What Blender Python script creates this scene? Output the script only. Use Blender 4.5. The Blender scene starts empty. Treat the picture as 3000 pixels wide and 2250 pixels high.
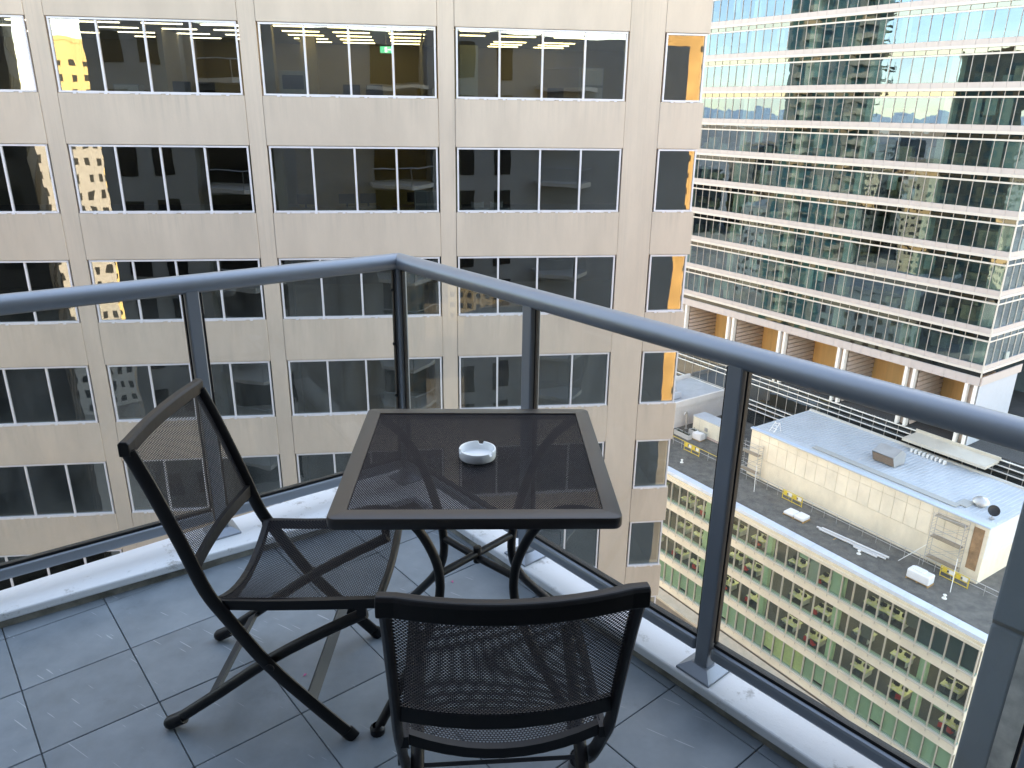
import bpy, math, random
from mathutils import Vector, Matrix
R = math.radians
random.seed(7)
S = bpy.context.scene
COL = S.collection

# ------------------------------------------------------------------ camera, sky, sun, exposure
cam_d = bpy.data.cameras.new('camera'); cam = bpy.data.objects.new('camera', cam_d); COL.objects.link(cam)
cam_d.sensor_fit = 'HORIZONTAL'; cam_d.sensor_width = 36.0; cam_d.lens = 36.0*2240/3000
cam_d.clip_start = 0.02; cam_d.clip_end = 20000
cam.location = (0, 0, 1.635)
PIT, ROL = R(19.8), R(-0.82)
cam.matrix_world = Matrix.Translation((0, 0, 1.635)) @ Matrix.Rotation(math.pi/2-PIT, 4, 'X') @ Matrix.Rotation(-ROL, 4, 'Z')
S.camera = cam

SUN_AZ, SUN_EL = R(22), R(25)          # azimuth clockwise from +Y
W = bpy.data.worlds.new('World'); S.world = W; W.use_nodes = True
nt = W.node_tree; nt.nodes.clear()
out = nt.nodes.new('ShaderNodeOutputWorld'); bg = nt.nodes.new('ShaderNodeBackground')
sky = nt.nodes.new('ShaderNodeTexSky'); sky.sky_type = 'NISHITA'; sky.sun_disc = False
sky.sun_elevation = SUN_EL; sky.sun_rotation = SUN_AZ; sky.air_density = 1.0; sky.dust_density = 0.25; sky.ozone_density = 1.4
# soft high cloud, the same over the whole sky
tc = nt.nodes.new('ShaderNodeTexCoord'); mp = nt.nodes.new('ShaderNodeMapping'); mp.inputs['Scale'].default_value = (1, 1, 3.2)
nz = nt.nodes.new('ShaderNodeTexNoise'); nz.inputs['Scale'].default_value = 3.1; nz.inputs['Detail'].default_value = 7; nz.inputs['Roughness'].default_value = .55
rp = nt.nodes.new('ShaderNodeValToRGB'); rp.color_ramp.elements[0].position = .47; rp.color_ramp.elements[1].position = .68
rp.color_ramp.elements[1].color = (.75, .75, .75, 1)
mx = nt.nodes.new('ShaderNodeMixRGB'); mx.inputs[2].default_value = (2.9, 3.05, 3.3, 1)
nt.links.new(tc.outputs['Generated'], mp.inputs['Vector']); nt.links.new(mp.outputs[0], nz.inputs['Vector'])
nt.links.new(nz.outputs['Fac'], rp.inputs[0]); nt.links.new(rp.outputs[0], mx.inputs[0])
nt.links.new(sky.outputs[0], mx.inputs[1]); nt.links.new(mx.outputs[0], bg.inputs[0]); nt.links.new(bg.outputs[0], out.inputs[0])
bg.inputs[1].default_value = 0.15

sun_d = bpy.data.lights.new('sun', 'SUN'); sun_d.energy = 4.0; sun_d.angle = R(.5); sun_d.color = (1, .86, .66)
sun = bpy.data.objects.new('sun', sun_d); COL.objects.link(sun)
sv = Vector((math.sin(SUN_AZ)*math.cos(SUN_EL), math.cos(SUN_AZ)*math.cos(SUN_EL), math.sin(SUN_EL)))
sun.rotation_euler = sv.to_track_quat('Z', 'Y').to_euler(); sun.location = (0, 0, 200)

S.view_settings.view_transform = 'Standard'; S.view_settings.look = 'None'
S.view_settings.use_white_balance = True; S.view_settings.white_balance_temperature = 8200; S.view_settings.white_balance_tint = 12   # camera balanced for open shade
S.view_settings.exposure = 3.0; S.view_settings.gamma = 1.0; S.view_settings.use_curve_mapping = False
S.render.engine = 'CYCLES'
S.cycles.max_bounces = 10; S.cycles.transparent_max_bounces = 16; S.cycles.glossy_bounces = 4; S.cycles.diffuse_bounces = 5
S.cycles.caustics_reflective = False; S.cycles.caustics_refractive = False
S.cycles.sample_clamp_indirect = 8

# ------------------------------------------------------------------ materials
MATS = {}
def mat(name, col, rough=.6, metal=0., var=0., scale=2., stretch=(1, 1, 1), bump=0., bscale=None, col2=None, rnd=0., spec=.5, coat=0.):
    """Principled with world-space noise colour variation, optional second colour, per-object random shade and bump."""
    if name in MATS: return MATS[name]
    m = bpy.data.materials.new(name); m.use_nodes = True; n = m.node_tree.nodes; l = m.node_tree.links
    b = n['Principled BSDF']; b.inputs['Roughness'].default_value = rough; b.inputs['Metallic'].default_value = metal
    b.inputs['Specular IOR Level'].default_value = spec
    if coat: b.inputs['Coat Weight'].default_value = coat
    c = tuple(col)+(1,)
    b.inputs['Base Color'].default_value = c
    g = n.new('ShaderNodeNewGeometry')
    if var or col2:
        mpn = n.new('ShaderNodeMapping'); mpn.inputs['Scale'].default_value = stretch
        l.new(g.outputs['Position'], mpn.inputs['Vector'])
        t = n.new('ShaderNodeTexNoise'); t.inputs['Scale'].default_value = scale; t.inputs['Detail'].default_value = 6; t.inputs['Roughness'].default_value = .62
        l.new(mpn.outputs[0], t.inputs['Vector'])
        rr = n.new('ShaderNodeMapRange'); rr.inputs[1].default_value = .32; rr.inputs[2].default_value = .68
        l.new(t.outputs['Fac'], rr.inputs[0])
        mx = n.new('ShaderNodeMixRGB'); l.new(rr.outputs[0], mx.inputs[0])
        d = tuple(col2)+(1,) if col2 else tuple(max(0, x*(1-var)) for x in col)+(1,)
        mx.inputs[1].default_value = d; mx.inputs[2].default_value = tuple(min(1, x*(1+var*.5)) for x in col)+(1,)
        last = mx.outputs[0]
        if rnd:
            oi = n.new('ShaderNodeObjectInfo'); m2 = n.new('ShaderNodeMapRange'); m2.inputs[3].default_value = 1-rnd; m2.inputs[4].default_value = 1+rnd
            l.new(oi.outputs['Random'], m2.inputs[0])
            mu = n.new('ShaderNodeVectorMath'); mu.operation = 'SCALE'; l.new(last, mu.inputs[0]); l.new(m2.outputs[0], mu.inputs['Scale']); last = mu.outputs[0]
        l.new(last, b.inputs['Base Color'])
        m3 = n.new('ShaderNodeMapRange'); m3.inputs[3].default_value = rough*.85; m3.inputs[4].default_value = min(1, rough*1.15)
        l.new(t.outputs['Fac'], m3.inputs[0]); l.new(m3.outputs[0], b.inputs['Roughness'])
    if bump:
        t2 = n.new('ShaderNodeTexNoise'); t2.inputs['Scale'].default_value = bscale or scale*6; t2.inputs['Detail'].default_value = 4
        l.new(g.outputs['Position'], t2.inputs['Vector'])
        bp = n.new('ShaderNodeBump'); bp.inputs['Strength'].default_value = bump; bp.inputs['Distance'].default_value = .01
        l.new(t2.outputs['Fac'], bp.inputs['Height']); l.new(bp.outputs[0], b.inputs['Normal'])
    MATS[name] = m; return m

def glass(name, refl, tint, wob=0., wscale=1., haze=0., hcol=(.5, .55, .5), grime=0., gcol=(.9, .95, .95)):
    """Architectural pane: mirror reflection over tinted see-through, fresnel-weighted, optional dust haze and wavy surface."""
    if name in MATS: return MATS[name]
    m = bpy.data.materials.new(name); m.use_nodes = True; n = m.node_tree.nodes; l = m.node_tree.links; n.clear()
    o = n.new('ShaderNodeOutputMaterial'); tr = n.new('ShaderNodeBsdfTransparent'); tr.inputs[0].default_value = tuple(tint)+(1,)
    gl = n.new('ShaderNodeBsdfGlossy'); gl.inputs['Roughness'].default_value = 0.004; gl.inputs[0].default_value = tuple(gcol)+(1,)
    fr = n.new('ShaderNodeFresnel'); fr.inputs[0].default_value = 1.5
    mr = n.new('ShaderNodeMapRange'); mr.inputs[1].default_value = .04; mr.inputs[2].default_value = 1; mr.inputs[3].default_value = refl; mr.inputs[4].default_value = 1
    l.new(fr.outputs[0], mr.inputs[0])
    g = n.new('ShaderNodeNewGeometry')
    fs = n.new('ShaderNodeMath'); fs.operation = 'SUBTRACT'; fs.inputs[0].default_value = 1; l.new(g.outputs['Backfacing'], fs.inputs[1])
    fm_ = n.new('ShaderNodeMath'); fm_.operation = 'MULTIPLY'; l.new(fs.outputs[0], fm_.inputs[0]); l.new(mr.outputs[0], fm_.inputs[1])   # mirror on the outer face only
    mx = n.new('ShaderNodeMixShader'); l.new(fm_.outputs[0], mx.inputs[0])
    first = tr.outputs[0]
    if haze:
        df = n.new('ShaderNodeBsdfDiffuse'); df.inputs[0].default_value = tuple(hcol)+(1,)
        hm = n.new('ShaderNodeMixShader'); hm.inputs[0].default_value = haze
        if grime:
            t = n.new('ShaderNodeTexNoise'); t.inputs['Scale'].default_value = 9; t.inputs['Detail'].default_value = 8; t.inputs['Roughness'].default_value = .7
            mpn = n.new('ShaderNodeMapping'); mpn.inputs['Scale'].default_value = (1, 1, .35); l.new(g.outputs['Position'], mpn.inputs[0]); l.new(mpn.outputs[0], t.inputs[0])
            q = n.new('ShaderNodeMapRange'); q.inputs[1].default_value = .35; q.inputs[2].default_value = .75; q.inputs[3].default_value = haze*(1-grime); q.inputs[4].default_value = haze*(1+grime)
            l.new(t.outputs['Fac'], q.inputs[0]); l.new(q.outputs[0], hm.inputs[0])
        l.new(tr.outputs[0], hm.inputs[1]); l.new(df.outputs[0], hm.inputs[2]); first = hm.outputs[0]
    l.new(first, mx.inputs[1]); l.new(gl.outputs[0], mx.inputs[2]); l.new(mx.outputs[0], o.inputs[0])
    if wob:
        t = n.new('ShaderNodeTexNoise'); t.inputs['Scale'].default_value = wscale; t.inputs['Detail'].default_value = 1.5
        l.new(g.outputs['Position'], t.inputs[0])
        bp = n.new('ShaderNodeBump'); bp.inputs['Strength'].default_value = 1; bp.inputs['Distance'].default_value = wob
        l.new(t.outputs['Fac'], bp.inputs['Height']); l.new(bp.outputs[0], gl.inputs['Normal'])
    MATS[name] = m; return m

def emis(name, col, st):
    if name in MATS: return MATS[name]
    m = bpy.data.materials.new(name); m.use_nodes = True; b = m.node_tree.nodes['Principled BSDF']
    b.inputs['Base Color'].default_value = (.8, .8, .8, 1); b.inputs['Emission Color'].default_value = tuple(col)+(1,); b.inputs['Emission Strength'].default_value = st
    MATS[name] = m; return m

def drips(m, amt):
    """rain streaks running down from the top edge of each panel"""
    n = m.node_tree.nodes; l = m.node_tree.links; b = n['Principled BSDF']; src = b.inputs['Base Color'].links[0].from_socket
    tcn = n.new('ShaderNodeTexCoord'); sp = n.new('ShaderNodeSeparateXYZ'); l.new(tcn.outputs['Generated'], sp.inputs[0])
    gm = n.new('ShaderNodeNewGeometry'); mpn = n.new('ShaderNodeMapping'); mpn.inputs['Scale'].default_value = (4.5, 4.5, .10); l.new(gm.outputs['Position'], mpn.inputs[0])
    t = n.new('ShaderNodeTexNoise'); t.inputs['Scale'].default_value = 1.6; t.inputs['Detail'].default_value = 5; t.inputs['Roughness'].default_value = .7; l.new(mpn.outputs[0], t.inputs[0])
    a = n.new('ShaderNodeMapRange'); a.inputs[1].default_value = .46; a.inputs[2].default_value = .72; l.new(t.outputs['Fac'], a.inputs[0])
    z = n.new('ShaderNodeMapRange'); z.inputs[1].default_value = .25; z.inputs[2].default_value = 1; z.interpolation_type = 'SMOOTHSTEP'; l.new(sp.outputs['Z'], z.inputs[0])
    mu = n.new('ShaderNodeMath'); mu.operation = 'MULTIPLY'; l.new(a.outputs[0], mu.inputs[0]); l.new(z.outputs[0], mu.inputs[1])
    m2 = n.new('ShaderNodeMath'); m2.operation = 'MULTIPLY'; m2.inputs[1].default_value = amt; l.new(mu.outputs[0], m2.inputs[0])
    mx = n.new('ShaderNodeMixRGB'); mx.inputs[2].default_value = (.26, .23, .20, 1); l.new(m2.outputs[0], mx.inputs[0]); l.new(src, mx.inputs[1]); l.new(mx.outputs[0], b.inputs['Base Color'])

# ------------------------------------------------------------------ mesh building
class MB:
    def __init__(s): s.v = []; s.f = []; s.sm = []
    def box(s, x0, x1, y0, y1, z0, z1):
        if x0 > x1: x0, x1 = x1, x0
        if y0 > y1: y0, y1 = y1, y0
        if z0 > z1: z0, z1 = z1, z0
        i = len(s.v)
        s.v += [(x0, y0, z0), (x1, y0, z0), (x1, y1, z0), (x0, y1, z0), (x0, y0, z1), (x1, y0, z1), (x1, y1, z1), (x0, y1, z1)]
        s.f += [tuple(i+k for k in q) for q in ((0, 3, 2, 1), (4, 5, 6, 7), (0, 1, 5, 4), (1, 2, 6, 5), (2, 3, 7, 6), (3, 0, 4, 7))]; return s
    def quad(s, *p):
        i = len(s.v); s.v += [tuple(q) for q in p]; s.f.append(tuple(range(i, i+len(p)))); return s
    def prism(s, poly, z0, z1):
        """poly: list of (x,y) counter-clockwise"""
        i = len(s.v); k = len(poly)
        s.v += [(x, y, z0) for x, y in poly]+[(x, y, z1) for x, y in poly]
        s.f.append(tuple(i+j for j in reversed(range(k)))); s.f.append(tuple(i+k+j for j in range(k)))
        for j in range(k): s.f.append((i+j, i+(j+1) % k, i+k+(j+1) % k, i+k+j))
        return s
    def tube(s, path, prof, up=(0, 0, 1), cap=True):
        """sweep a closed 2-D profile [(a,b)] along path; a is sideways, b is along 'up'"""
        P = [Vector(p) for p in path]; n = len(P); k = len(prof); i0 = len(s.v); up = Vector(up)
        for j, p in enumerate(P):
            d = (P[min(j+1, n-1)]-P[max(j-1, 0)]).normalized()
            a = d.cross(up)
            if a.length < 1e-4: a = d.cross(Vector((1, 0, 0)))
            a.normalize(); b = a.cross(d).normalized()
            # mitre stretch
            if 0 < j < n-1:
                d0 = (P[j]-P[j-1]).normalized(); c = max(.5, d0.dot(d)); 
                sa = 1/c if abs((P[j+1]-P[j]).normalized().dot(a)-d0.dot(a)) > abs((P[j+1]-P[j]).normalized().dot(b)-d0.dot(b)) else 1
                sb = 1/c if sa == 1 else 1
            else: sa = sb = 1
            for (u, w) in prof: s.v.append(tuple(p+a*u*sa+b*w*sb))
        for j in range(n-1):
            for q in range(k):
                a0 = i0+j*k+q; a1 = i0+j*k+(q+1) % k
                s.f.append((a0, a1, a1+k, a0+k))
        if cap:
            s.f.append(tuple(i0+q for q in reversed(range(k)))); s.f.append(tuple(i0+(n-1)*k+q for q in range(k)))
        return s
    def lathe(s, prof, n=32, c=(0, 0, 0), fn=None):
        i = len(s.v); k = len(prof)
        for j in range(n):
            a = 2*math.pi*j/n
            for q, (r, z) in enumerate(prof):
                if fn: z = fn(a, q, r, z)
                s.v.append((c[0]+r*math.cos(a), c[1]+r*math.sin(a), c[2]+z))
        for j in range(n):
            for q in range(k-1):
                a0 = i+j*k+q; b0 = i+((j+1) % n)*k+q
                s.f.append((a0, b0, b0+1, a0+1))
        return s
    def build(s, name, m, parent=None, smooth=False, bevel=0., seg=2, zoff=0., mods=None):
        me = bpy.data.meshes.new(name); me.from_pydata(s.v, [], s.f); me.update()
        if m: me.materials.append(m)
        if smooth:
            me.polygons.foreach_set('use_smooth', [True]*len(me.polygons))
            try: me.set_sharp_from_angle(angle=R(38))
            except Exception: pass
        o = bpy.data.objects.new(name, me); COL.objects.link(o)
        if parent: o.parent = parent
        if zoff: o.location.z = zoff
        if bevel:
            b = o.modifiers.new('b', 'BEVEL'); b.width = bevel; b.segments = seg; b.limit_method = 'ANGLE'; b.angle_limit = R(40)
            b.harden_normals = False
        return o
def inst(me, name, parent=None, loc=(0, 0, 0), rot=(0, 0, 0), scale=None):
    o = bpy.data.objects.new(name, me); COL.objects.link(o); o.location = loc; o.rotation_euler = rot
    if parent: o.parent = parent
    if scale: o.scale = scale
    return o
def circ(r, n=12, ry=None):
    ry = ry or r
    return [(r*math.cos(2*math.pi*k/n), ry*math.sin(2*math.pi*k/n)) for k in range(n)]
def rect(a, b): return [(a, -b), (a, b), (-a, b), (-a, -b)][::-1]
def thing(name, label, cat, loc=(0, 0, 0), rotz=0, group=None):
    o = bpy.data.objects.new(name, None); COL.objects.link(o); o.empty_display_size = .2
    o.location = loc; o.rotation_euler = (0, 0, rotz); return tag(o, label, cat, group)
def tag(o, label, cat, group=None):
    o['label'] = label; o['category'] = cat
    if group: o['group'] = group
    return o
def struct(o): o['kind'] = 'structure'; return o
def stuff(o): o['kind'] = 'stuff'; return o
def spline(pts, n):
    """Catmull-Rom through pts, n points per span"""
    P = [Vector(p) for p in pts]; out = []
    for i in range(len(P)-1):
        a, b, c, d = P[max(i-1, 0)], P[i], P[i+1], P[min(i+2, len(P)-1)]
        for k in range(n):
            t = k/n
            out.append(.5*((2*b)+(c-a)*t+(2*a-5*b+4*c-d)*t*t+(3*b-a-3*c+d)*t**3))
    out.append(P[-1]); return out

G = -62.0      # street level, balcony floor is 0

M_conc = mat('concrete', (.595, .478, .378), .85, var=.10, scale=.6, stretch=(1.5, 1.5, .5), bump=.25, bscale=14, rnd=.04)
drips(M_conc, .26)
M_alu = mat('white_aluminium', (.72, .68, .69), .4, var=.06, scale=3)
M_rail = mat('rail_powder_coat', (.255, .285, .32), .42, metal=.55, spec=.6)
M_railglass = glass('rail_glass', .04, (.985, .995, .99), haze=.034, hcol=(.80, .84, .82), grime=.9)
M_black = mat('black_powder_coat', (.0065, .006, .0065), .45, var=.2, scale=60, spec=.35)
M_mesh = mat('black_mesh', (.012, .0102, .013), .6, var=.1, scale=30, spec=.22)
M_brown = mat('table_frame_coat', (.035, .029, .026), .38, var=.12, scale=20, spec=.55)
M_ceram = mat('white_ceramic', (.78, .8, .8), .18, coat=.5)
M_dark = mat('dark_interior', (.05, .05, .05), .9, var=.3, scale=.8)

# ------------------------------------------------------------------ ground and hills
g = MB().quad((-6000, -6000, G), (6000, -6000, G), (6000, 6000, G), (-6000, 6000, G)).build('ground', mat('street_asphalt', (.20, .18, .155), .9, var=.5, scale=.03))
struct(g)
hb = MB(); N = 160
for i in range(N+1):
    a = 2*math.pi*i/N
    h = 74+14*math.sin(a*5+1)+6*math.sin(a*13+.4)+3*math.sin(a*29)+2*math.sin(a*61)
    for r, z in ((4200, G-5), (4700, G+h*.75), (5200, G+h)): hb.v.append((r*math.sin(a), r*math.cos(a), z))
for i in range(N):
    for k in range(2): hb.f.append((i*3+k, i*3+k+1, i*3+k+4, i*3+k+3))
struct(hb.build('hills', mat('hill_haze', (.30, .36, .40), .95, var=.1, scale=.004), smooth=True))

# ------------------------------------------------------------------ office building A (beige concrete)
YAW_A = R(7.494)
A = thing('concrete_office_building', 'beige concrete office block with white framed ribbon windows facing the balcony', 'building', (-19.785, 23.891, G), YAW_A)
ZA = 2.374+1.635; PW, WW, WH, FH = 6.008, 5.373, 2.087, 3.6
def Ab(mb, name, m, **k): return mb.build(name, m, A, zoff=-G, **k)
M_gA = glass('office_glass', .22, (.56, .59, .57), wob=.0030, wscale=.8)
ROWS = range(-1, 8); BAYS = range(-1, 4)
TOP_A = ZA+3.6*7
UL, UR = -24.0, 26.29
def frame_mesh(w, n, h, drip):
    f = MB(); t = .055
    f.box(0, w, .02, .14, 0, -t); f.box(0, w, .0, .16, -h+t, -h); f.box(0, t, .03, .13, -t, -h+t); f.box(w-t, w, .03, .13, -t, -h+t)
    for k in range(1, n):
        x = w*k/n; f.box(x-.03, x+.03, .035, .12, -t, -h+t)
    for k in range(drip):
        x = w*(k+.5)/drip; f.box(x-.045, x+.045, -.02, .02, -h-.035, -h-.002)
        if k < drip-1: f.box(x+.1, x+w/drip-.2, -.008, .02, -h-.022, -h-.002)
    return f
fm = {}
def get_frame(w, n, drip):
    key = (round(w, 3), n)
    if key not in fm:
        o = frame_mesh(w, n, WH, drip).build('window', M_alu); fm[key] = o.data
        pw = w/n
        q = MB(); q.box(.06, pw-.06+.027, .075, .081, -WH+.05, -.05)
        p = q.build('pane', M_gA); fm[key+('p',)] = p.data
        bpy.data.objects.remove(o); bpy.data.objects.remove(p)
    return fm[key], fm[key+('p',)]
for r in ROWS:
    z = ZA-FH*r
    for b in BAYS:
        w = 5.55 if b == 3 else WW
        fme, pme = get_frame(w, 4, 9 if b == 3 else 6)
        wo = inst(fme, 'window', A, (b*PW, 0, z-G))
        for k in range(4):
            inst(pme, 'pane', wo, (w/4*k+(.0 if k else 0)-.014*(k > 0), 0, 0), (R(random.uniform(-.12, .12)), 0, R(random.uniform(-.15, .15))))
    fme, pme = get_frame(1.36, 1, 2)
    wo = inst(fme, 'window', A, (24.86, 0, z-G)); inst(pme, 'pane', wo, (0, 0, 0), (R(random.uniform(-.3, .3)), 0, R(random.uniform(-.45, .25))))
# spandrels (one panel per bay and storey), pilasters, end pier
for r in list(ROWS)+[8]:
    zt, zb = ZA-FH*(r-1)-WH-.012, ZA-FH*r+.012
    for b in BAYS:
        w = 5.55 if b == 3 else WW
        Ab(MB().box(b*PW-.045, b*PW+w+.045, 0, .45, zb, zt), 'spandrel_panel', M_conc, bevel=.012, seg=1)
    Ab(MB().box(24.80, UR+.012, 0, .45, zb, zt), 'spandrel_panel', M_conc, bevel=.012, seg=1)
zlo, zhi = ZA-FH*8-WH-.02, ZA+FH*2-WH-.02
for b in list(BAYS)[:-1]:
    Ab(MB().box(b*PW+WW+.057, (b+1)*PW-.057, .018, .46, zlo, zhi), 'pilaster', M_conc)
Ab(MB().box(23.57+.057+2*PW-2*PW, 24.79, .006, .46, zlo, zhi), 'corner_pier', M_conc)
# body of the block: side, back, lower and upper storeys, far bays
bd = MB()
bd.box(UL, BAYS[0]*PW-.06, .01, .5, zlo, zhi)
bd.box(UL, UR, 0, 22, G, zlo-.01); bd.box(UL, UR, 0, 22, zhi+.01, TOP_A)
bd.box(UL, UL+.4, .5, 22, zlo, zhi); bd.box(UR-.05, UR, .46, 22, zlo, zhi); bd.box(UL, UR, 21.6, 22, zlo, zhi)
Ab(bd, 'wall', M_conc)
# far upper windows (storeys above, only seen in passing)
# interiors: slabs, back wall, columns
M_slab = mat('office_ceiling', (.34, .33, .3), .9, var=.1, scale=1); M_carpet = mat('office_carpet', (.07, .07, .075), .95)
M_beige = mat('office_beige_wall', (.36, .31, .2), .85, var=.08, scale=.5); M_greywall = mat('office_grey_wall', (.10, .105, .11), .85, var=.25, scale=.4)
for r in list(ROWS)+[8]:
    z = ZA-FH*r
    Ab(MB().box(UL+.4, UR-.06, .47, 9.4, z+.035, z+.68), 'floor_slab', M_slab)
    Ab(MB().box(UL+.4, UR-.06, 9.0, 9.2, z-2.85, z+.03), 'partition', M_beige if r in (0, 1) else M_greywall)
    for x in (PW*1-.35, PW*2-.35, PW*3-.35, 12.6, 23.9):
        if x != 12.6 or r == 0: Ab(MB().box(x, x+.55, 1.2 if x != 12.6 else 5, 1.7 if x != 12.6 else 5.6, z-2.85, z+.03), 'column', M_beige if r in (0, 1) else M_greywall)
M_tubeW = emis('tube_warm', (1, .86, .5), 2.2); M_tubeC = emis('tube_cool', (1, .96, .85), 1.6); M_tubeD = emis('tube_dim', (1, .9, .65), .9)
sl = MB().box(-.62, .62, -.05, .05, -.03, 0).build('strip_light', None); slm = {}
for k, m in (('w', M_tubeW), ('c', M_tubeC), ('d', M_tubeD), ('o', emis('tube_office', (1, .95, .75), 7.0))):
    me = sl.data.copy(); me.materials.append(m); slm[k] = me
bpy.data.objects.remove(sl)
zc = ZA+.03
for b, xs, ys, kk in ((2, (12.9, 14.6, 16.5), (1.3, 3.1, 4.6, 6.1, 7.6), 'w'), (3, (18.6, 20.4, 22.3), (1.3, 3.0, 5.4, 6.6, 7.8), 'w'), (1, (6.9, 8.8, 10.6), (1.6, 3.4, 5.2, 7.0), 'c'), (0, (1.2, 3.2, 4.8), (1.6, 3.6, 5.8), 'c')):
    for x in xs:
        for y in ys:
            if b == 3 and x < 20 and y > 3: continue
            inst(slm[kk], 'strip_light', A, (x, y, zc-G))
for x in (13.2, 15.4): inst(slm['d'], 'strip_light', A, (x, 4.4, ZA-FH+.03-G)); 
inst(slm['d'], 'strip_light', A, (17.0, 3.0, ZA-FH+.03-G))
# partitions inside the lit storeys
Ab(MB().box(18.1, 18.9, 2.2, 2.3, ZA-2.85, ZA-.35), 'partition', mat('pale_blind', (.5, .53, .48), .8))
Ab(MB().box(8.1, 8.3, 3.2, 8.9, ZA-2.85, ZA+.03), 'partition', M_beige)
Ab(MB().box(12.0, 17.3, 6.0, 6.1, ZA-FH-2.85, ZA-FH+.03), 'partition', mat('yellow_wall', (.42, .32, .1), .8, var=.15))
Ab(MB().box(17.0, 17.05, 2.5, 8.9, ZA-2.85, ZA+.03), 'partition', M_beige)

def Aw(x, y, z):        # A local -> world
    c, s = math.cos(YAW_A), math.sin(YAW_A); return (-19.785+x*c-y*s, 23.891+x*s+y*c, z)
M_desk = mat('grey_desk', (.3, .31, .33), .5); M_desk2 = mat('wood_desk', (.3, .19, .06), .5); M_wplast = mat('white_plastic', (.6, .6, .6), .4)
def desk(name, label, group, loc, rotz, w=1.6, d=.75, h=.73, m=M_desk, monitors=1, cat='desk'):
    t = thing(name, label, cat, loc, rotz, group)
    MB().box(-w/2, w/2, -d/2, d/2, h-.03, h).build('top', m, t)
    for sx in (-1, 1): MB().box(sx*(w/2-.06)-.03, sx*(w/2-.06)+.03, -d/2+.06, d/2-.06, 0, h-.031).build('leg', M_desk, t)
    for k in range(monitors):
        x = (k-(monitors-1)/2)*.75
        mo = MB().box(x-.28, x+.28, .1, .13, h+.12, h+.46).box(x-.03, x+.03, .11, .14, h+.001, h+.12).build('monitor', M_black, t)
    return t
fl = lambda r: ZA-FH*r-2.88+.0
for (x, y, r, ro, lab, m, n_) in ((9.6, 1.3, 0, 0, 'grey desk with a screen behind the lit upper office windows', M_desk, 2),
                              (15.0, 1.5, 0, .1, 'wide grey desk under the rows of strip lights', M_desk, 2),
                              (21.5, 1.3, 0, 0, 'dark desk beside the green-tinted corner office window', M_desk, 1),
                              (14.6, 2.0, 1, .2, 'cluttered wooden desk in front of the yellow office wall', M_desk2, 2),
                              (16.6, 2.4, 1, -.1, 'wooden desk beside the grey column and yellow wall', M_desk2, 1),
                              (12.8, 1.7, 1, 0, 'wooden desk in the dim yellow office with one screen', M_desk2, 1)):
    desk('office_desk', lab, None, Aw(x, y, fl(r)), YAW_A+ro, m=m, monitors=n_)
def bucket_chair(loc, rz, label, group):
    t = thing('meeting_chair', label, 'chair', loc, rz, group)
    b = MB()
    prof = spline([(-.22, .44), (.0, .43), (.2, .47), (.27, .62), (.29, .82)], 4)
    for k, p in enumerate(prof):
        for s_ in (-1, -.5, 0, .5, 1): b.v.append((s_*.24, p[0], p[1]+.05*abs(s_)**2))
    for k in range(len(prof)-1):
        for q in range(4): b.f.append((k*5+q, k*5+q+1, k*5+q+6, k*5+q+5))
    o = b.build('seat', M_wplast, t, smooth=True); so = o.modifiers.new('s', 'SOLIDIFY'); so.thickness = .015
    for sx in (-1, 1):
        for sy in (-1, 1): MB().tube([(sx*.16, sy*.14+.03, .45), (sx*.2, sy*.2+.03, 0)], circ(.012, 6)).build('leg', M_desk, t)
    return t
for i, (x, y, rz) in enumerate(((18.9, 2.2, 0), (19.6, 2.2, 0), (18.9, .9, 3.14), (19.6, .9, 3.14))):
    bucket_chair(Aw(x, y, fl(1)), YAW_A+rz, 'white shell chair at the meeting table behind the dark office window', 'white meeting chairs in the office')
mt = desk('meeting_table', 'narrow meeting table between white shell chairs in the dark office', None, Aw(19.25, 1.55, fl(1)), YAW_A, w=1.9, d=.6, m=M_desk, monitors=0, cat='table')
ws = thing('wall_screen', 'dark flat screen fixed on the office partition by the golden reflection', 'screen', Aw(8.05, 4.6, ZA-1.55), YAW_A)
MB().box(-.06, .04, -.65, .65, 0, .72).build('casing', M_black, ws); MB().box(-.068, -.061, -.6, .6, .05, .67).build('screen', mat('screen_blue', (.03, .04, .07), .2), ws)
du = thing('display_unit', 'boxy beige display cabinet just inside the lit office window', 'cabinet', Aw(12.85, .95, fl(0)), YAW_A)
MB().box(-.42, .42, -.3, .3, 0, 1.55).build('casing', mat('beige_plastic', (.36, .33, .27), .6), du, bevel=.02); MB().box(-.33, .33, -.312, -.301, 1.0, 1.42).build('screen', MATS['screen_blue'], du); MB().box(-.3, .3, -.312, -.301, .5, .85).build('drawer', M_desk, du)
for i, (x, y, r, lab) in enumerate(((7.4, 2.0, 0, 'low grey filing cabinet beneath the golden tower reflection'), (22.9, 2.2, 0, 'tall grey filing cabinet in the corner office by the concrete pier'), (17.0, 1.2, 1, 'pale filing cabinet beside the yellow office wall'))):
    fc = thing('filing_cabinet', lab, 'cabinet', Aw(x, y, fl(r)), YAW_A); hh = (1.1, 1.9, 1.4)[i]
    MB().box(-.4, .4, -.25, .25, 0, hh).build('casing', (M_desk, M_desk, M_wplast)[i], fc)
    for k in range(3): MB().box(-.37, .37, -.268, -.251, .05+k*hh/3, hh*(k+1)/3-.03).build('drawer', M_wplast if i != 2 else M_desk, fc)
ex = thing('exit_sign', 'small green lit exit sign hanging from the office ceiling', 'sign', Aw(15.75, 4.0, ZA-.55), YAW_A)
MB().box(-.22, .22, -.02, .02, 0, .22).build('sign_box', emis('exit_green', (.02, .5, .3), .7), ex)
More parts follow.
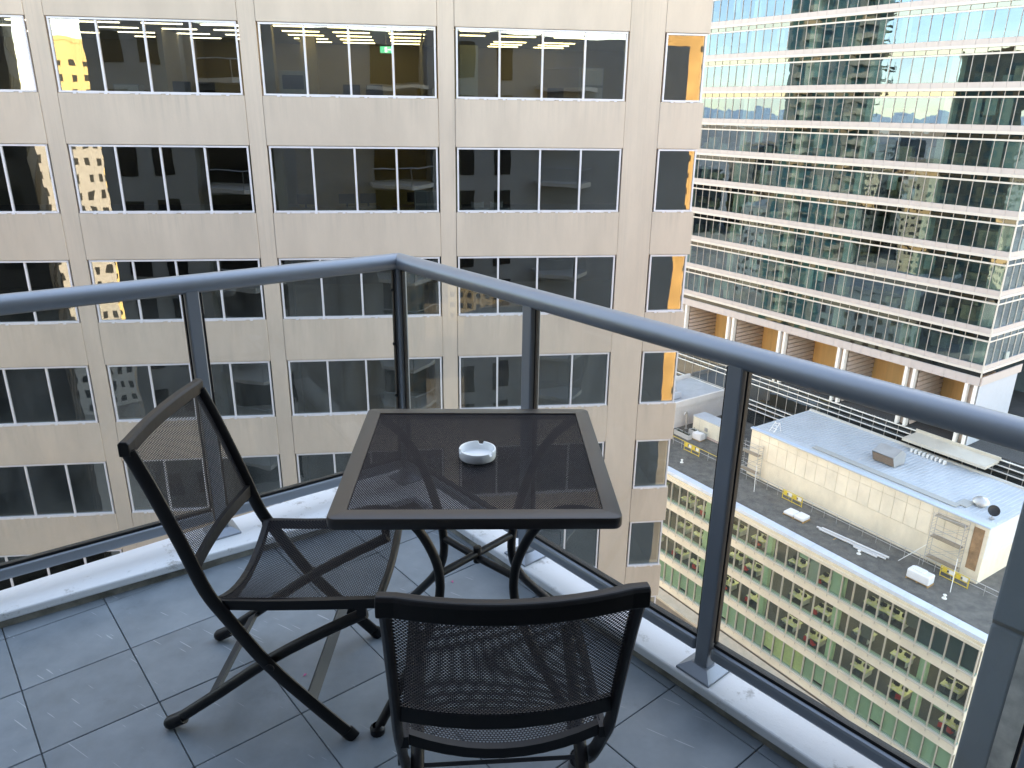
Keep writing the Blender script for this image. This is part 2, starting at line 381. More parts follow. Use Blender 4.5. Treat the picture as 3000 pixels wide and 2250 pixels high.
MB().box(-.05, .03, -.026, -.021, .03, .19).box(.06, .16, -.026, -.021, .1, .13).build('pictogram', emis('exit_white', (.8, 1, .9), 1.0), ex)
MB().box(-.01, .01, -.01, .01, .221, .57).build('hanger', M_alu, ex)

# ------------------------------------------------------------------ glass tower B
ANG_B = R(124.556-180)
BO = (48.54, 74.97)
B = thing('glass_office_tower', 'blue-green glass office tower with white horizontal bands on every storey', 'building', (BO[0], BO[1], G), ANG_B)
def Bb(mb, name, m, **k): return mb.build(name, m, B, zoff=-G, **k)
M_gB = glass('tower_glass', .21, (.67, .735, .70), wob=.0045, wscale=.55, gcol=(.46, .70, 1.0))
M_gBs = glass('tower_spandrel_glass', .18, (.12, .15, .14), wob=.004, wscale=.8, gcol=(.88, .94, .9))
M_band = mat('tower_band', (.47, .425, .41), .38, var=.05, scale=1.2); M_lip = mat('tower_lip', (.58, .55, .50), .35)
M_mull = mat('tower_mullion', (.42, .38, .34), .4)
ZB = 10.841+1.635; HB = 3.9; PB = 1.2125; NP = 40
KS = range(-1, 10)
def proto(mb, name, m):
    o = mb.build(name, m); me = o.data; bpy.data.objects.remove(o); return me
pane = proto(MB().box(.02, PB-.02, .02, .045, 0, 2.44), 'pane', M_gB)
span = proto(MB().box(.02, PB-.02, .02, .045, 0, .42), 'spandrel_pane', M_gBs)
rest = MB(); rest2 = MB(); mul = MB()
for k in KS:
    zb = ZB-HB*k
    for i in range(NP):
        x = -(i+1)*PB
        if i < 27:
            inst(pane, 'pane', B, (x, 0, zb+.02-G), (R(random.gauss(0, .10)), 0, R(random.gauss(0, .13))))
            if k > -1: inst(span, 'spandrel_pane', B, (x, 0, zb+2.66-G), (R(random.gauss(0, .1)), 0, R(random.gauss(0, .1))))
        else:
            rest.box(x+.02, x+PB-.02, .02, .045, zb+.02, zb+2.46); rest2.box(x+.02, x+PB-.02, .02, .045, zb+2.66, zb+3.08)
        mul.box(x-.022, x+.022, -.05, .05, zb+.001, zb+3.1)
    bands = MB(); 
    for i in range(NP): bands.box(-(i+1)*PB+.012, -i*PB-.012, -.10, .02, zb-.52, zb)
    Bb(bands, 'band', M_band)
    Bb(MB().box(-NP*PB, .16, -.16, .03, zb-.80, zb-.53), 'band_lip', M_lip)
    Bb(MB().box(-NP*PB, .02, -.06, .02, zb+2.47, zb+2.63), 'transom', M_lip)
    Bb(MB().box(-NP*PB, 0, .06, 11, zb-.55, zb-.02), 'floor_slab', M_slab if 'office_ceiling' in MATS else None)
    # return (side) face beyond the corner
    sb = MB().box(.02, .10, .0, 24, zb-.52, zb); Bb(sb, 'band', M_band)
    Bb(MB().box(.03, .16, .03, 24, zb-.80, zb-.53), 'band_lip', M_lip); Bb(MB().box(.021, .08, .0, 24, zb+2.47, zb+2.63), 'transom', M_lip)
stuff(Bb(rest, 'far_panes', M_gB)); stuff(Bb(rest2, 'far_spandrel_panes', M_gBs)); stuff(Bb(mul, 'mullions', M_mull))
sp = MB(); sm = MB()
for k in KS:
    zb = ZB-HB*k
    for i in range(16):
        y = i*1.5+.05; sp.box(-.045, -.02, y+.03, y+1.47, zb+.02, zb+3.08); sm.box(-.05, .06, y-.03, y+.03, zb, zb+3.1)
stuff(Bb(sp, 'side_panes', M_gB)); stuff(Bb(sm, 'side_mullions', M_lip))
Bb(MB().box(-.02, .10, -.12, .0, ZB-HB*9-1.3, ZB+HB*2), 'corner_post', M_lip)
# inside the tower: core wall, columns, blinds, furniture blocks
Bb(MB().box(-NP*PB, 0, 11, 11.3, ZB-HB*9.3, ZB+HB*2), 'core_wall', mat('tower_core', (.36, .36, .30), .9, var=.5, scale=.35))
M_bcol = mat('tower_column', (.55, .60, .54), .8, var=.1)
for x in (-1.2, -9.0, -17.5, -26.0, -34.5, -43):
    Bb(MB().box(x-.5, x+.5, .5, 1.4, ZB-HB*9, ZB+HB*2), 'column', M_bcol)
M_blind = mat('tower_blind', (.33, .42, .40), .8)
rng = random.Random(3)
fur = MB(); fur2 = MB()
for k in KS:
    zb = ZB-HB*k
    for i in range(34):
        x = -i*1.42-.5
        if rng.random() < .13: Bb(MB().box(x-.55, x+.55, .12, .15, zb+rng.choice((1.2, .9, .02)), zb+2.46), 'blind', M_blind)
        for j in range(2):
            if rng.random() < .6:
                y = rng.uniform(1.2, 7); w = rng.uniform(.4, .9); h = rng.choice((.7, .74, 1.1, 1.5))
                (fur if rng.random() < .6 else fur2).box(x-w, x+w, y, y+.8, zb, zb+h)
stuff(Bb(fur, 'office_furniture', mat('tower_furniture', (.42, .38, .28), .7, var=.6, scale=.6))); stuff(Bb(fur2, 'office_partitions', mat('tower_partition', (.40, .45, .43), .7, var=.4, scale=.4)))
# storeys above the frame, roof
up = MB().box(-60, 0, .05, 34, ZB+HB*2+.3, 64).box(-60, -NP*PB-.05, .05, 34, G, ZB+HB*2).box(-NP*PB, -.05, 24, 34, G, ZB+HB*2)
Bb(up, 'upper_storeys', mat('tower_upper', (.10, .14, .16), .15, var=.2, scale=.5))
for k in range(-12, -1):
    zb = ZB-HB*k; Bb(MB().box(-60, .1, -.1, .04, zb-.8, zb), 'band', M_band)
# fascia and the recessed timber bays
zf0, zf1 = -25.576+1.635, -26.5+1.635
Bb(MB().box(-NP*PB, .06, .02, .06, zf0+.002, ZB-HB*9-.81), 'spandrel_glass', M_gBs)
fas = MB()
for i in range(NP): fas.box(-(i+1)*PB+.01, -i*PB-.01, -.12, .1, zf1, zf0)
Bb(fas, 'fascia', M_band); Bb(MB().box(.02, .14, .11, 9, zf1, zf0), 'fascia', M_band)
zfl = -31.7
fins = [(-.27, -1.19), (-6.8, -7.75), (-15.4, -16.2), (-23.95, -24.76), (-32.3, -33.2), (-41.0, -41.9)]
M_fin = mat('white_fin', (.80, .78, .74), .5, var=.05); M_tan = mat('timber_panel', (.62, .40, .17), .55, var=.12, scale=.6, stretch=(3, 3, .2), rnd=.03)
M_louv = mat('louvre', (.44, .35, .29), .6, var=.1, scale=.5); M_louv2 = mat('louvre_slat', (.58, .50, .45), .5, var=.1)
ylim = 6.5
for (a, b_) in fins:
    for x in (a, b_):
        Bb(MB().box(x-.15, x+.15, -.1, .5, zfl, zf1-.01), 'fin', M_fin)
    Bb(MB().box(b_+.16, a-.16, .55, ylim, zfl, zf1-.01), 'pier', M_louv)
for j in range(len(fins)-1):
    xr, xl = fins[j][1]-.16, fins[j+1][0]+.16
    n_ = 4
    for q in range(n_):
        x0 = xl+(xr-xl)*q/n_; Bb(MB().box(x0+.008, x0+(xr-xl)/n_-.008, ylim, ylim+.1, zfl, zf1), 'timber_panel', M_tan)
    for q in range(12):      # louvred side wall of the bay
        z0 = zfl+(zf1-zfl)*q/12; sl_ = MB(); d_ = (zf1-zfl)/12
        sl_.quad((xl, .6, z0+.05), (xl, ylim-.02, z0+.05), (xl+.12, ylim-.02, z0+d_*.2), (xl+.12, .6, z0+d_*.2))
        sl_.quad((xl+.12, .6, z0+d_*.2), (xl+.12, ylim-.02, z0+d_*.2), (xl, ylim-.02, z0+d_*.95), (xl, .6, z0+d_*.95))
        Bb(sl_, 'louvre', M_louv2)
    Bb(MB().box(xl, xr, .1, ylim+.1, zf1+.01, zf1+.12), 'soffit', M_louv)
Bb(MB().box(.0, .04, .12, 8.5, zfl, zf1-.01), 'side_wall', mat('side_wall_shade', (.42, .46, .52), .5, var=.05))  # bluish shade of the tower's side face put into its colour
# podium below: dark glass with triple white lines, canopy
M_gP = glass('podium_glass', .22, (.03, .035, .035), wob=.012, wscale=.6)
pod = MB(); pm = MB()
for q in range(6):
    zt = zfl-.1-q*3.6
    for i in range(36):
        x = -(i+1)*1.5+9; pod.box(x+.03, x+1.47, .3, .34, zt-3.5, zt-.02); pm.box(x-.03, x+.03, .25, .38, zt-3.5, zt)
    for dz in (0, .62, 1.3): Bb(MB().box(-46, 9, .02, .14, zt-dz-.12, zt-dz), 'line_rail', M_fin)
stuff(Bb(pod, 'podium_panes', M_gP)); stuff(Bb(pm, 'podium_mullions', M_mull))
Bb(MB().box(-46, 9, .5, 34, G, zfl-.05), 'podium', M_dark)
cp = MB().box(-5.2, 3.6, -3.0, .0, -32.2, -31.9).box(-5.3, 3.7, -.12, .01, -31.9, -31.55); Bb(cp, 'canopy', mat('canopy_beige', (.55, .5, .42), .7, var=.12, scale=.5))

# ------------------------------------------------------------------ low office building D
ANG_D = R(123.578-180); DO = (38.98, 52.13)
D = thing('low_office_building', 'low office block with cream bands, green glass and a dark flat roof', 'building', (DO[0], DO[1], G), ANG_D)
def Db(mb, name, m, parent=None, **k): return mb.build(name, m, parent or D, zoff=-G if parent is None else 0, **k)
cD, sD = math.cos(ANG_D), math.sin(ANG_D)
def Dw(x, y, z): return (DO[0]+x*cD-y*sD, DO[1]+x*sD+y*cD, z)
ZD = -41.527+1.635; HD = 3.7; PD = 1.268; ZR = -40.6+1.635
M_cream = mat('cream_band', (.72, .65, .53), .6, var=.12, scale=.35, stretch=(1, 1, .6)); M_cap = mat('roof_gutter', (.60, .66, .76), .45, var=.08, scale=.6)
M_gD = glass('green_clear_glass', .08, (.87, .935, .89), wob=.004, wscale=.7, gcol=(.85, .95, .9))
M_dmull = mat('bronze_mullion', (.46, .42, .36), .4)
ND = 48; GH = 2.45
dp = MB().box(.02, PD-.02, .03, .05, -GH, 0).build('pane', M_gD); dpm = dp.data; bpy.data.objects.remove(dp)
for r in range(4):
    z = ZD-HD*r
    for i in range(ND):
        if i < 34: inst(dpm, 'pane', D, (-(i+1)*PD, 0, z-G), (0, 0, R(random.gauss(0, .2))))
    m_ = MB()
    for i in range(ND+1): m_.box(-i*PD-.04, -i*PD+.04, -.16, .06, z-GH-.62, z+.02)
    stuff(Db(m_, 'mullions', M_dmull))
    zb0, zb1 = z-GH, z-HD
    Db(MB().box(-ND*PD, .1, -.10, .3, zb1+.02, zb0-.30), 'band', M_cream)
    Db(MB().box(-ND*PD, .1, -.22, .29, zb0-.30+.004, zb0-.16), 'band_ledge', mat('band_ledge', (.55, .52, .46), .6))
    Db(MB().box(-ND*PD, .1, .0, .28, zb0-.155, zb0), 'sill', mat('green_sill', (.25, .36, .30), .4))
    Db(MB().box(-ND*PD, 0, .3, 14, zb1+.25, zb0-.5), 'floor_slab', M_carpet if r != 1 else mat('carpet2', (.085, .08, .07), .95))
    Db(MB().box(-ND*PD, 0, .32, 14, zb1+.02, zb1+.24), 'ceiling', M_slab)
Db(MB().box(-ND*PD, 0, .32, 14, ZD+.05, ZD+.3), 'ceiling', M_slab)
Db(MB().box(-ND*PD, 0, 11, 11.2, G, ZD), 'core_wall', mat('D_core', (.16, .16, .14), .9, var=.3, scale=.4))
Db(MB().box(-ND*PD, 0, .2, 14, G, ZD-HD*4-.2), 'lower_storeys', mat('D_low', (.30, .26, .22), .8, var=.3, scale=.3))
Db(MB().box(-.02, .08, .3, 14, G, ZD+.6), 'end_wall', M_cream)
# roof edge: stepped cream fascia and pale gutter
fa = MB().box(-ND*PD, .15, -.16, .4, ZD+.02, ZD+.34); Db(fa, 'fascia', M_cream)
Db(MB().box(-ND*PD, .15, -.02, .41, ZD+.345, ZD+.62), 'fascia', mat('fascia_warm', (.72, .62, .46), .6, var=.1))
for q in range(26):
    x1 = -q*2.4+.15; Db(MB().box(x1-2.39, x1, .10, 1.07, ZD+.625, ZR+.10), 'gutter_cap', M_cap, bevel=.03, seg=1)
roof = Db(MB().box(-ND*PD, .15, 1.075, 27, ZR-.25, ZR), 'roof', mat('roof_membrane', (.13, .12, .105), .9, var=.45, scale=1.3, stretch=(1, 1, 1), col2=(.08, .075, .067), bump=.4, bscale=9))
# green columns just inside, blinds on the lowest visible storey, dark panes at the end
M_gcol = mat('pale_green_column', (.42, .55, .38), .6); M_gbl = mat('green_blind', (.36, .46, .34), .8, rnd=.12, var=.08, scale=.5); M_ybl = mat('lime_blind', (.58, .60, .30), .8, var=.15, scale=.8)
for r in range(3):
    z = ZD-HD*r
    for x in (-4.2, -13.1, -21.6, -30.2, -38.8):
        Db(MB().box(x-.35, x+.35, .5, 1.0, z-GH-.5, z+.02), 'column', M_gcol)
    for x in (-2.5, -5.5, -8.5, -11.5, -14.5, -17.5, -20.5, -23.5, -26.5, -29.5, -32.5, -35.5):
        for y in (2.2, 5.0): inst(slm['o'], 'strip_light', D, (x, y, z+(.05 if r == 0 else .0)-G-.01))
for i in range(36):
    m_ = M_gbl if not 14 <= 35-i <= 0 else M_ybl
    if 12 <= i <= 15: m_ = M_ybl
    zz = ZD-HD*3
    Db(MB().box(-(i+1)*PD+.05, -i*PD-.05, .12, .14, zz-GH+(.0 if i % 5 else .35), zz), 'blind', m_)
br = random.Random(21)
for r in range(3):
    for i in range(34):
        if (r == 0 and i < 4) or br.random() > .2: continue
        zz = ZD-HD*r; dn = br.choice((.35, .6, .9, 1.5, GH-.02))
        Db(MB().box(-(i+1)*PD+.05, -i*PD-.05, .12, .14, zz-dn, zz), 'blind', br.choice((M_gbl, mat('grey_blind', (.30, .33, .29), .8), mat('brown_blind', (.11, .10, .085), .8))))
for i in range(1, 5):
    Db(MB().box(-(i)*PD+.03, -(i-1)*PD-.03, .12, .14, ZD-GH, ZD), 'blind', mat('dark_blind', (.03, .05, .055), .7))
Db(MB().box(-ND*PD, .4, -1.8, -.25, ZD-HD*4-.4, ZD-HD*4-.1), 'awning_slab', mat('paved_awning', (.55, .48, .38), .8, var=.15, scale=1.2))

# desks and chairs behind the green glass
M_lime = mat('lime_desk', (.58, .60, .37), .5); M_red = mat('red_fabric', (.45, .03, .03), .8); M_dgrey = mat('dark_fabric', (.05, .05, .06), .8)
def task_chair(loc, rz, label, group, m):
    t = thing('task_chair', label, 'chair', loc, rz, group)
    MB().box(-.23, .23, -.22, .22, .42, .5).build('seat', m, t, bevel=.03); MB().box(-.21, .21, .2, .26, .58, 1.0).build('backrest', m, t, bevel=.03)
    MB().tube([(0, 0, .08), (0, 0, .42)], circ(.03, 8)).tube([(0, .1, .45), (0, .25, .62)], circ(.02, 6)).build('stem', M_black, t)
    b = MB()
    for k in range(5):
        a = 2*math.pi*k/5; b.tube([(0, 0, .09), (.28*math.cos(a), .28*math.sin(a), .03)], rect(.02, .015))
    b.build('base', M_black, t)
    return t
dl_ = MB().box(-.85, .85, -.75, .75, .70, .73).build('top', M_lime); dtop = dl_.data; bpy.data.objects.remove(dl_)
dl_ = MB().box(-.05, .05, -.6, .6, 0, .7).build('leg', M_wplast); dleg = dl_.data; bpy.data.objects.remove(dl_)
dl_ = MB().box(-.27, .27, -.02, .02, .84, 1.16).box(-.03, .03, 0, .03, .731, .84).build('monitor', M_black); dmon = dl_.data; bpy.data.objects.remove(dl_)
dl_ = MB().box(-.16, .16, -.11, .11, .731, .76).build('papers', M_wplast); dpap = dl_.data; bpy.data.objects.remove(dl_)
dr = random.Random(11)
GL = {0: 'pale lime double desk behind the green glass just under the roof edge', 1: 'pale lime double desk behind the middle band of green glass windows', 2: 'pale lime double desk on the storey above the green window blinds'}
for r in range(3):
    zf = ZD-HD*r-GH-.5+.002
    for x in ((-1.6 if r else -7.6), -6.6 if r else -9.3, -10.2, -15.2, -18.2, -23.6, -26.8, -32.0, -34.6, -39.5):
        x += dr.uniform(-.4, .4)
        if r == 0 and x > -5: continue
        y = dr.uniform(1.5, 2.1)
        t = thing('office_desk', GL[r], 'desk', Dw(x, y, zf), ANG_D+dr.uniform(-.05, .05), 'lime desks in the low office block, storey %d' % (r+1))
        inst(dtop, 'top', t); inst(dleg, 'leg', t, (-.7, 0, 0)); inst(dleg, 'leg', t, (.7, 0, 0))
        for sx in (-.42, .42):
            inst(dmon, 'monitor', t, (sx, .06, 0), (0, 0, 0)); inst(dmon, 'monitor', t, (sx, -.1, 0), (0, 0, math.pi))
            inst(dpap, 'papers', t, (sx+dr.uniform(-.1, .1), -.5, 0), (0, 0, dr.uniform(-.5, .5))); inst(dpap, 'papers', t, (sx+dr.uniform(-.1, .1), .5, 0), (0, 0, dr.uniform(-.5, .5)))
        for sx in (-.42, .42):
            red = dr.random() < (.75 if r == 2 else .22)
            if dr.random() < .7:
                task_chair(Dw(x+sx, y-1.05, zf), ANG_D+math.pi+dr.uniform(-.5, .5), ('red' if red else 'dark')+' swivel chair at a lime desk '+('just under the roof edge', 'behind the middle band of green glass', 'on the storey above the green blinds')[r],
                           'swivel chairs %s storey %d' % ('red' if red else 'dark', r+1), M_red if red else M_dgrey)

# ------------------------------------------------------------------ rooftop plant room C on D
CX0, CX1, CY0, CY1, CZ = -31.3, -4.5, 7.8, 18.5, -34.75+1.635
C = thing('rooftop_plant_room', 'long white-walled plant room with ribbed pale metal roof on the dark roof', 'building', Dw(0, 0, ZR), ANG_D)
M_cwall = mat('plant_render', (.86, .76, .60), .75, var=.16, scale=.5, stretch=(1, 1, .5)); M_cpan = mat('plant_panel', (.86, .77, .62), .6, var=.14, scale=.35, rnd=.03)
hz = CZ-ZR
MB().box(CX0, CX1, CY0, CY1, .0, hz*.44).build('wall', M_cwall, C)
MB().box(CX0+.03, CX1-.03, CY0+.06, CY1-.06, hz*.44+.004, hz-.1).build('backing', mat('joint_dark', (.22, .19, .15), .9), C)
npn = 21; pwid = (CX1-CX0)/npn
p1 = MB().box(.018, pwid-.018, 0, .06, 0, hz*.385).build('cladding_panel', M_cpan); p2 = MB().box(.018, pwid-.018, 0, .06, 0, hz*.155).build('cladding_panel', M_cpan)
pm1, pm2 = p1.data, p2.data; bpy.data.objects.remove(p1); bpy.data.objects.remove(p2)
for i in range(npn):
    inst(pm1, 'cladding_panel', C, (CX0+i*pwid, CY0+.005, hz*.445)); inst(pm2, 'cladding_panel', C, (CX0+i*pwid, CY0+.005, hz*.836))
MB().box(CX1-.03, CX1, CY0+.1, CY1, hz*.44+.004, hz-.1).build('side_panel', mat('plant_side_shade', (.66, .67, .70), .7, var=.12, scale=.6), C)  # end face bluer and darker than the front: its shade put into the colour
MB().box(CX1-1.25, CX1-.35, CY0-.05, CY0-.001, hz*.2, hz*.93).build('rusty_panel', mat('rust_brown', (.36, .22, .12), .85, var=.4, scale=1.2), C)
M_proof = mat('pale_metal_roof', (.52, .56, .60), .42, var=.08, scale=.5)
rf = MB().box(CX0-.1, CX1+.1, CY0-.15, CY1+.1, hz-.095, hz).build('roof', M_proof, C)
rb = MB(); x = CX0+.2
while x < CX1: rb.box(x-.05, x+.05, CY0+1.3, CY1-.2, hz+.001, hz+.055); x += .42
rbo = rb.build('roof_ribs', M_proof, rf); stuff(rbo)
MB().box(CX0-.1, CX1+.1, CY0-.16, CY0+.35, hz+.001, hz+.10).build('gutter', mat('blue_gutter', (.50, .60, .74), .35), rf)
MB().box(CX0, CX1, CY1-.15, CY1+.1, hz+.001, hz+.22).build('parapet', M_lip, rf)
MB().box(-24, -8.2, 8.9, 9.7, hz+.06, hz+.14).box(-8.6, -7.6, 9.7, 11.2, hz+.06, hz+.16).build('walkway', mat('walkway_grey', (.40, .40, .38), .7), rf)
M_galv = mat('galvanised', (.50, .49, .48), .42, metal=.5, var=.12, scale=1)
hd = MB(); x0, x1, y0, y1 = -18.6, -16.2, 11.4, 13.8; z0 = hz+.06
hd.v += [(x0, y0+.5, z0), (x1, y0+.5, z0), (x1, y1, z0), (x0, y1, z0), (x0, y0, z0+1.2), (x1, y0, z0+1.2), (x1, y0+1.5, z0+1.75), (x0, y0+1.5, z0+1.75), (x1, y1, z0+1.1), (x0, y1, z0+1.1)]
hd.f += [(4, 5, 6, 7), (7, 6, 8, 9), (9, 8, 2, 3), (0, 3, 9, 7, 4), (1, 5, 6, 8, 2)]
hd.build('exhaust_hood', M_galv, rf)
lv = MB()
for q in range(5): lv.box(x0+.05, x1-.05, y0+.46-.08*q, y0+.5-.08*q, z0+.1+.2*q, z0+.24+.2*q)
lv.build('hood_louvres', mat('rusty_louvre', (.22, .16, .12), .8), rf)
MB().lathe([(0, .85), (.45, .75), (.72, .45), (.75, .3), (.5, .25), (.5, 0)], 20, (-7.2, 11.4, hz+.05)).build('roof_turbine', M_galv, rf, smooth=True)
for q in range(9): MB().box(-17.6+q*.45, -17.4+q*.45, 17.2, 17.6, hz+.06, hz+.45).build('guard_bracket', M_fin, rf)
dish = thing('satellite_dish', 'small dark satellite dish at the corner of the pale metal roof', 'satellite dish', Dw(-5.3, 9.6, CZ+.11), ANG_D+.7)
MB().lathe([(0, 0), (.25, .03), (.5, .12), (.52, .13), (.5, .14), (.24, .05), (0, .02)], 20).build('reflector', M_black, dish).matrix_local = Matrix.Translation((0, 0, .75)) @ Matrix.Rotation(R(55), 4, 'X')
MB().tube([(0, 0, 0), (0, 0, .72)], circ(.04, 8)).box(-.2, .2, -.2, .2, 0, .03).build('mast', M_galv, dish)

# white stair / lift house at the end of the roof
SX0, SX1, SY0, SY1, SZ = -53, -45.8, 3.0, 20.4, -36.7+1.635
sh = thing('white_lift_house', 'white rendered lift house with a rimmed roof full of cooling units', 'building', Dw(0, 0, ZR), ANG_D)
h_ = SZ-ZR; M_wr = mat('white_render', (.76, .72, .69), .7, var=.08, scale=.6)
MB().box(SX0, SX1, SY0, SY1, 0, h_-.9).build('wall', M_wr, sh)
rm = MB().box(SX0-.3, SX1+.3, SY0-.3, SY0, h_-.85, h_).box(SX0-.3, SX1+.3, SY1, SY1+.3, h_-.85, h_).box(SX1, SX1+.3, SY0, SY1, h_-.85, h_).box(SX0-.3, SX0, SY0, SY1, h_-.85, h_)
rm.build('parapet', M_wr, sh); MB().box(SX0, SX1, SY0, SY1, h_-.895, h_-.55).build('roof', mat('roof_pale', (.5, .52, .54), .7, var=.15, scale=.7), sh)
for i, (x, y) in enumerate(((-48.0, 9.0), (-48.2, 11.8), (-50.6, 9.4), (-50.4, 13.0))):
    t = thing('cooling_unit', 'grey cooling unit standing on the lift house roof', 'cooling unit', Dw(x, y, SZ-.55), ANG_D, 'cooling units on the lift house')
    MB().box(-.8, .8, -.9, .9, .1, .95).build('casing', mat('unit_grey', (.5, .53, .58), .5, var=.1), t, bevel=.04); MB().box(-.7, .7, -.8, .8, 0, .1).build('plinth', M_galv, t)
    for s_ in (-.42, .42): MB().lathe([(.0, .97), (.1, .99), (.33, .96), (.36, .99), (.36, .94)], 16, (0, s_, 0)).build('fan', M_galv, t)
# items on the roof
ac = thing('plant_container', 'long cream plant container with a vent grille on the dark roof', 'container', Dw(-40.3, 12.5, ZR), ANG_D)
MB().box(-3.4, 3.4, -1.05, 1.05, .25, 2.3).build('casing', mat('cream_metal', (.74, .70, .58), .5, var=.08), ac, bevel=.04)
MB().box(-3.45, 3.45, -1.1, 1.1, 2.31, 2.42).build('lid', M_proof, ac); MB().box(-3.3, 3.3, -1.2, 1.0, .05, .24).build('skid', mat('skid_pink', (.5, .4, .36), .7), ac)
MB().box(-1.3, -.75, -1.09, -1.055, .9, 1.4).build('vent_grille', M_galv, ac)
for k in (-2.2, 1.6, 2.9): MB().box(k-.015, k+.015, -1.075, -1.055, .3, 2.25).build('door_joint', M_galv, ac)
wb = thing('white_wrapped_crate', 'white plastic wrapped crate between the planters and the cream container', 'crate', Dw(-41.4, 10.2, ZR), ANG_D+.1)
MB().box(-.7, .7, -.5, .5, .1, .95).build('load', mat('white_wrap', (.8, .8, .82), .35, var=.05, bump=.5, bscale=7), wb, bevel=.1, seg=3); MB().box(-.7, .7, -.5, .5, 0, .1).build('pallet', M_desk2, wb)
MB().box(.1, .75, -.55, .2, .951, 1.1).build('top_load', MATS['white_wrap'], wb, bevel=.05)
M_plant = mat('plant_leaf', (.05, .07, .035), .8, var=.4, scale=8)
for i, (x, y) in enumerate(((-43.2, 9.2), (-42.3, 11.0))):
    t = thing('planter_trough', ('pale planter trough nearer the yellow railing with dark plants', 'pale planter trough beside the white wrapped crate with dark plants')[i], 'planter', Dw(x, y, ZR), ANG_D)
    MB().box(-1.3, 1.3, -.35, -.28, 0, .62).box(-1.3, 1.3, .28, .35, 0, .62).box(-1.3, -1.22, -.28, .28, 0, .62).box(1.22, 1.3, -.28, .28, 0, .62).build('trough', mat('trough_grey', (.55, .56, .55), .7), t)
    MB().box(-1.21, 1.21, -.27, .27, 0, .5).build('soil', M_carpet, t)
    lf = MB(); q_ = random.Random(i)
    for k in range(160):
        p = Vector((q_.uniform(-1.15, 1.15), q_.uniform(-.25, .25), .5+abs(q_.gauss(0, .14)))); a = Vector((q_.gauss(0, 1), q_.gauss(0, 1), q_.gauss(0, .6))).normalized()*.1; b_ = a.orthogonal().normalized()*.045
        lf.quad(p-a*.5, p+b_, p+a, p-b_)
    stuff(lf.build('leaves', M_plant, t))
vp = thing('vent_pipe', 'tall grey gooseneck vent pipe against the white lift house', 'pipe', Dw(-44.9, 11.5, ZR), ANG_D)
MB().tube(spline([(0, 0, .1), (0, 0, 1.7), (0, 0, 2.2), (.0, -.25, 2.45), (.0, -.5, 2.3), (0, -.55, 2.05)], 4), circ(.11, 10)).build('pipe', M_galv, vp, smooth=True); MB().lathe([(.2, 0), (.2, .08), (.11, .12)], 12).build('flange', M_galv, vp)
for i, (x, y, w, hh) in enumerate(((-43.6, 14.8, .9, 1.3), (-41.8, 16.2, 1.6, .9))):
    t = thing('timber_crate', ('tall timber crate beside the gooseneck vent pipe', 'wide low timber crate behind the cream plant container')[i], 'crate', Dw(x, y, ZR), ANG_D+.15)
    for k in range(4): MB().box(-w, w, -.5, .5, hh*k/4+.02, hh*(k+1)/4-.01).build('board', mat('crate_timber', (.46, .28, .11), .7, var=.2, rnd=.1), t)
    for sx in (-1, 1): MB().box(sx*(w-.1)-.06, sx*(w-.1)+.06, -.54, -.501, 0, hh+.03).build('batten', mat('crate_timber', (.46, .28, .11)), t)
def pallet(name, label, x, y, w, d, h, rz, two=False):
    t = thing(name, label, 'pallet', Dw(x, y, ZR), ANG_D+rz)
    for k in range(5): MB().box(-w/2, w/2, -d/2+d*k/5+.02, -d/2+d*(k+1)/5-.02, .1, .13).build('deck_board', mat('crate_timber', (.46, .28, .11)), t)
    for sx in (-1, 0, 1): MB().box(sx*(w/2-.06)-.05, sx*(w/2-.06)+.05, -d/2, d/2, 0, .098).build('bearer', mat('crate_timber', (.46, .28, .11)), t)
    m = MATS['white_wrap']
    if two:
        for sx in (-1, 1):
            o = MB().box(sx*w/4-w/4+.04, sx*w/4+w/4-.04, -d/2, d/2, .132, h*(1 if sx > 0 else .85)).build('wrapped_bundle', m, t, bevel=.12, seg=3)
    else:
        o = MB().box(-w/2, w/2, -d/2, d/2, .132, h).build('wrapped_bundle', m, t, bevel=.14, seg=3)
        MB().box(-w*.35, w*.2, -d*.3, d*.35, h+.001, h+.12).build('top_sheet', m, t, bevel=.05)
    return t
pallet('wrapped_pallet', 'tall pallet of goods wrapped in white plastic by the scaffold tower', -7.6, 3.8, 2.1, 1.1, 1.05, .04)
pallet('wrapped_pallet', 'low pair of white plastic wrapped bundles on the bare roof', -21.3, 4.0, 2.5, 1.3, .55, .05, True)
pp = thing('pipe_bundle', 'bundle of long white pipes lying on the dark roof', 'pipes', Dw(-14.8, 4.05, ZR), ANG_D+.09)
for k, (dy, z, o_) in enumerate(((0, .15, 0), (.24, .15, -.4), (.12, .35, .2), (-.35, .15, 1.6))):
    ln = 3.5 if k < 3 else 1.2
    MB().tube([(-ln+o_, dy, z), (ln+o_, dy, z)], circ(.11, 10)).build('pipe', M_wplast, pp, smooth=True)
for x in (-1.6, 1.2): MB().box(x-.05, x+.05, -.55, .5, 0, .04).build('bearer', MATS['crate_timber'], pp)
for i, (x, y) in enumerate(((-37.5, 3.3), (-4.9, 3.1), (-13.4, 3.2))):
    t = tag(MB().lathe([(.22, 0), (.2, .05), (.1, .08), (.1, .35), (.17, .36), (.0, .48)], 14).build('roof_vent', M_fin, None, smooth=True), ('stubby white roof vent near the yellow railing end of the roof', 'stubby white roof vent beside the scaffold brace foot', 'stubby white roof vent beside the pipe bundle')[i], 'roof vent')
    t.location = Dw(x, y, ZR)
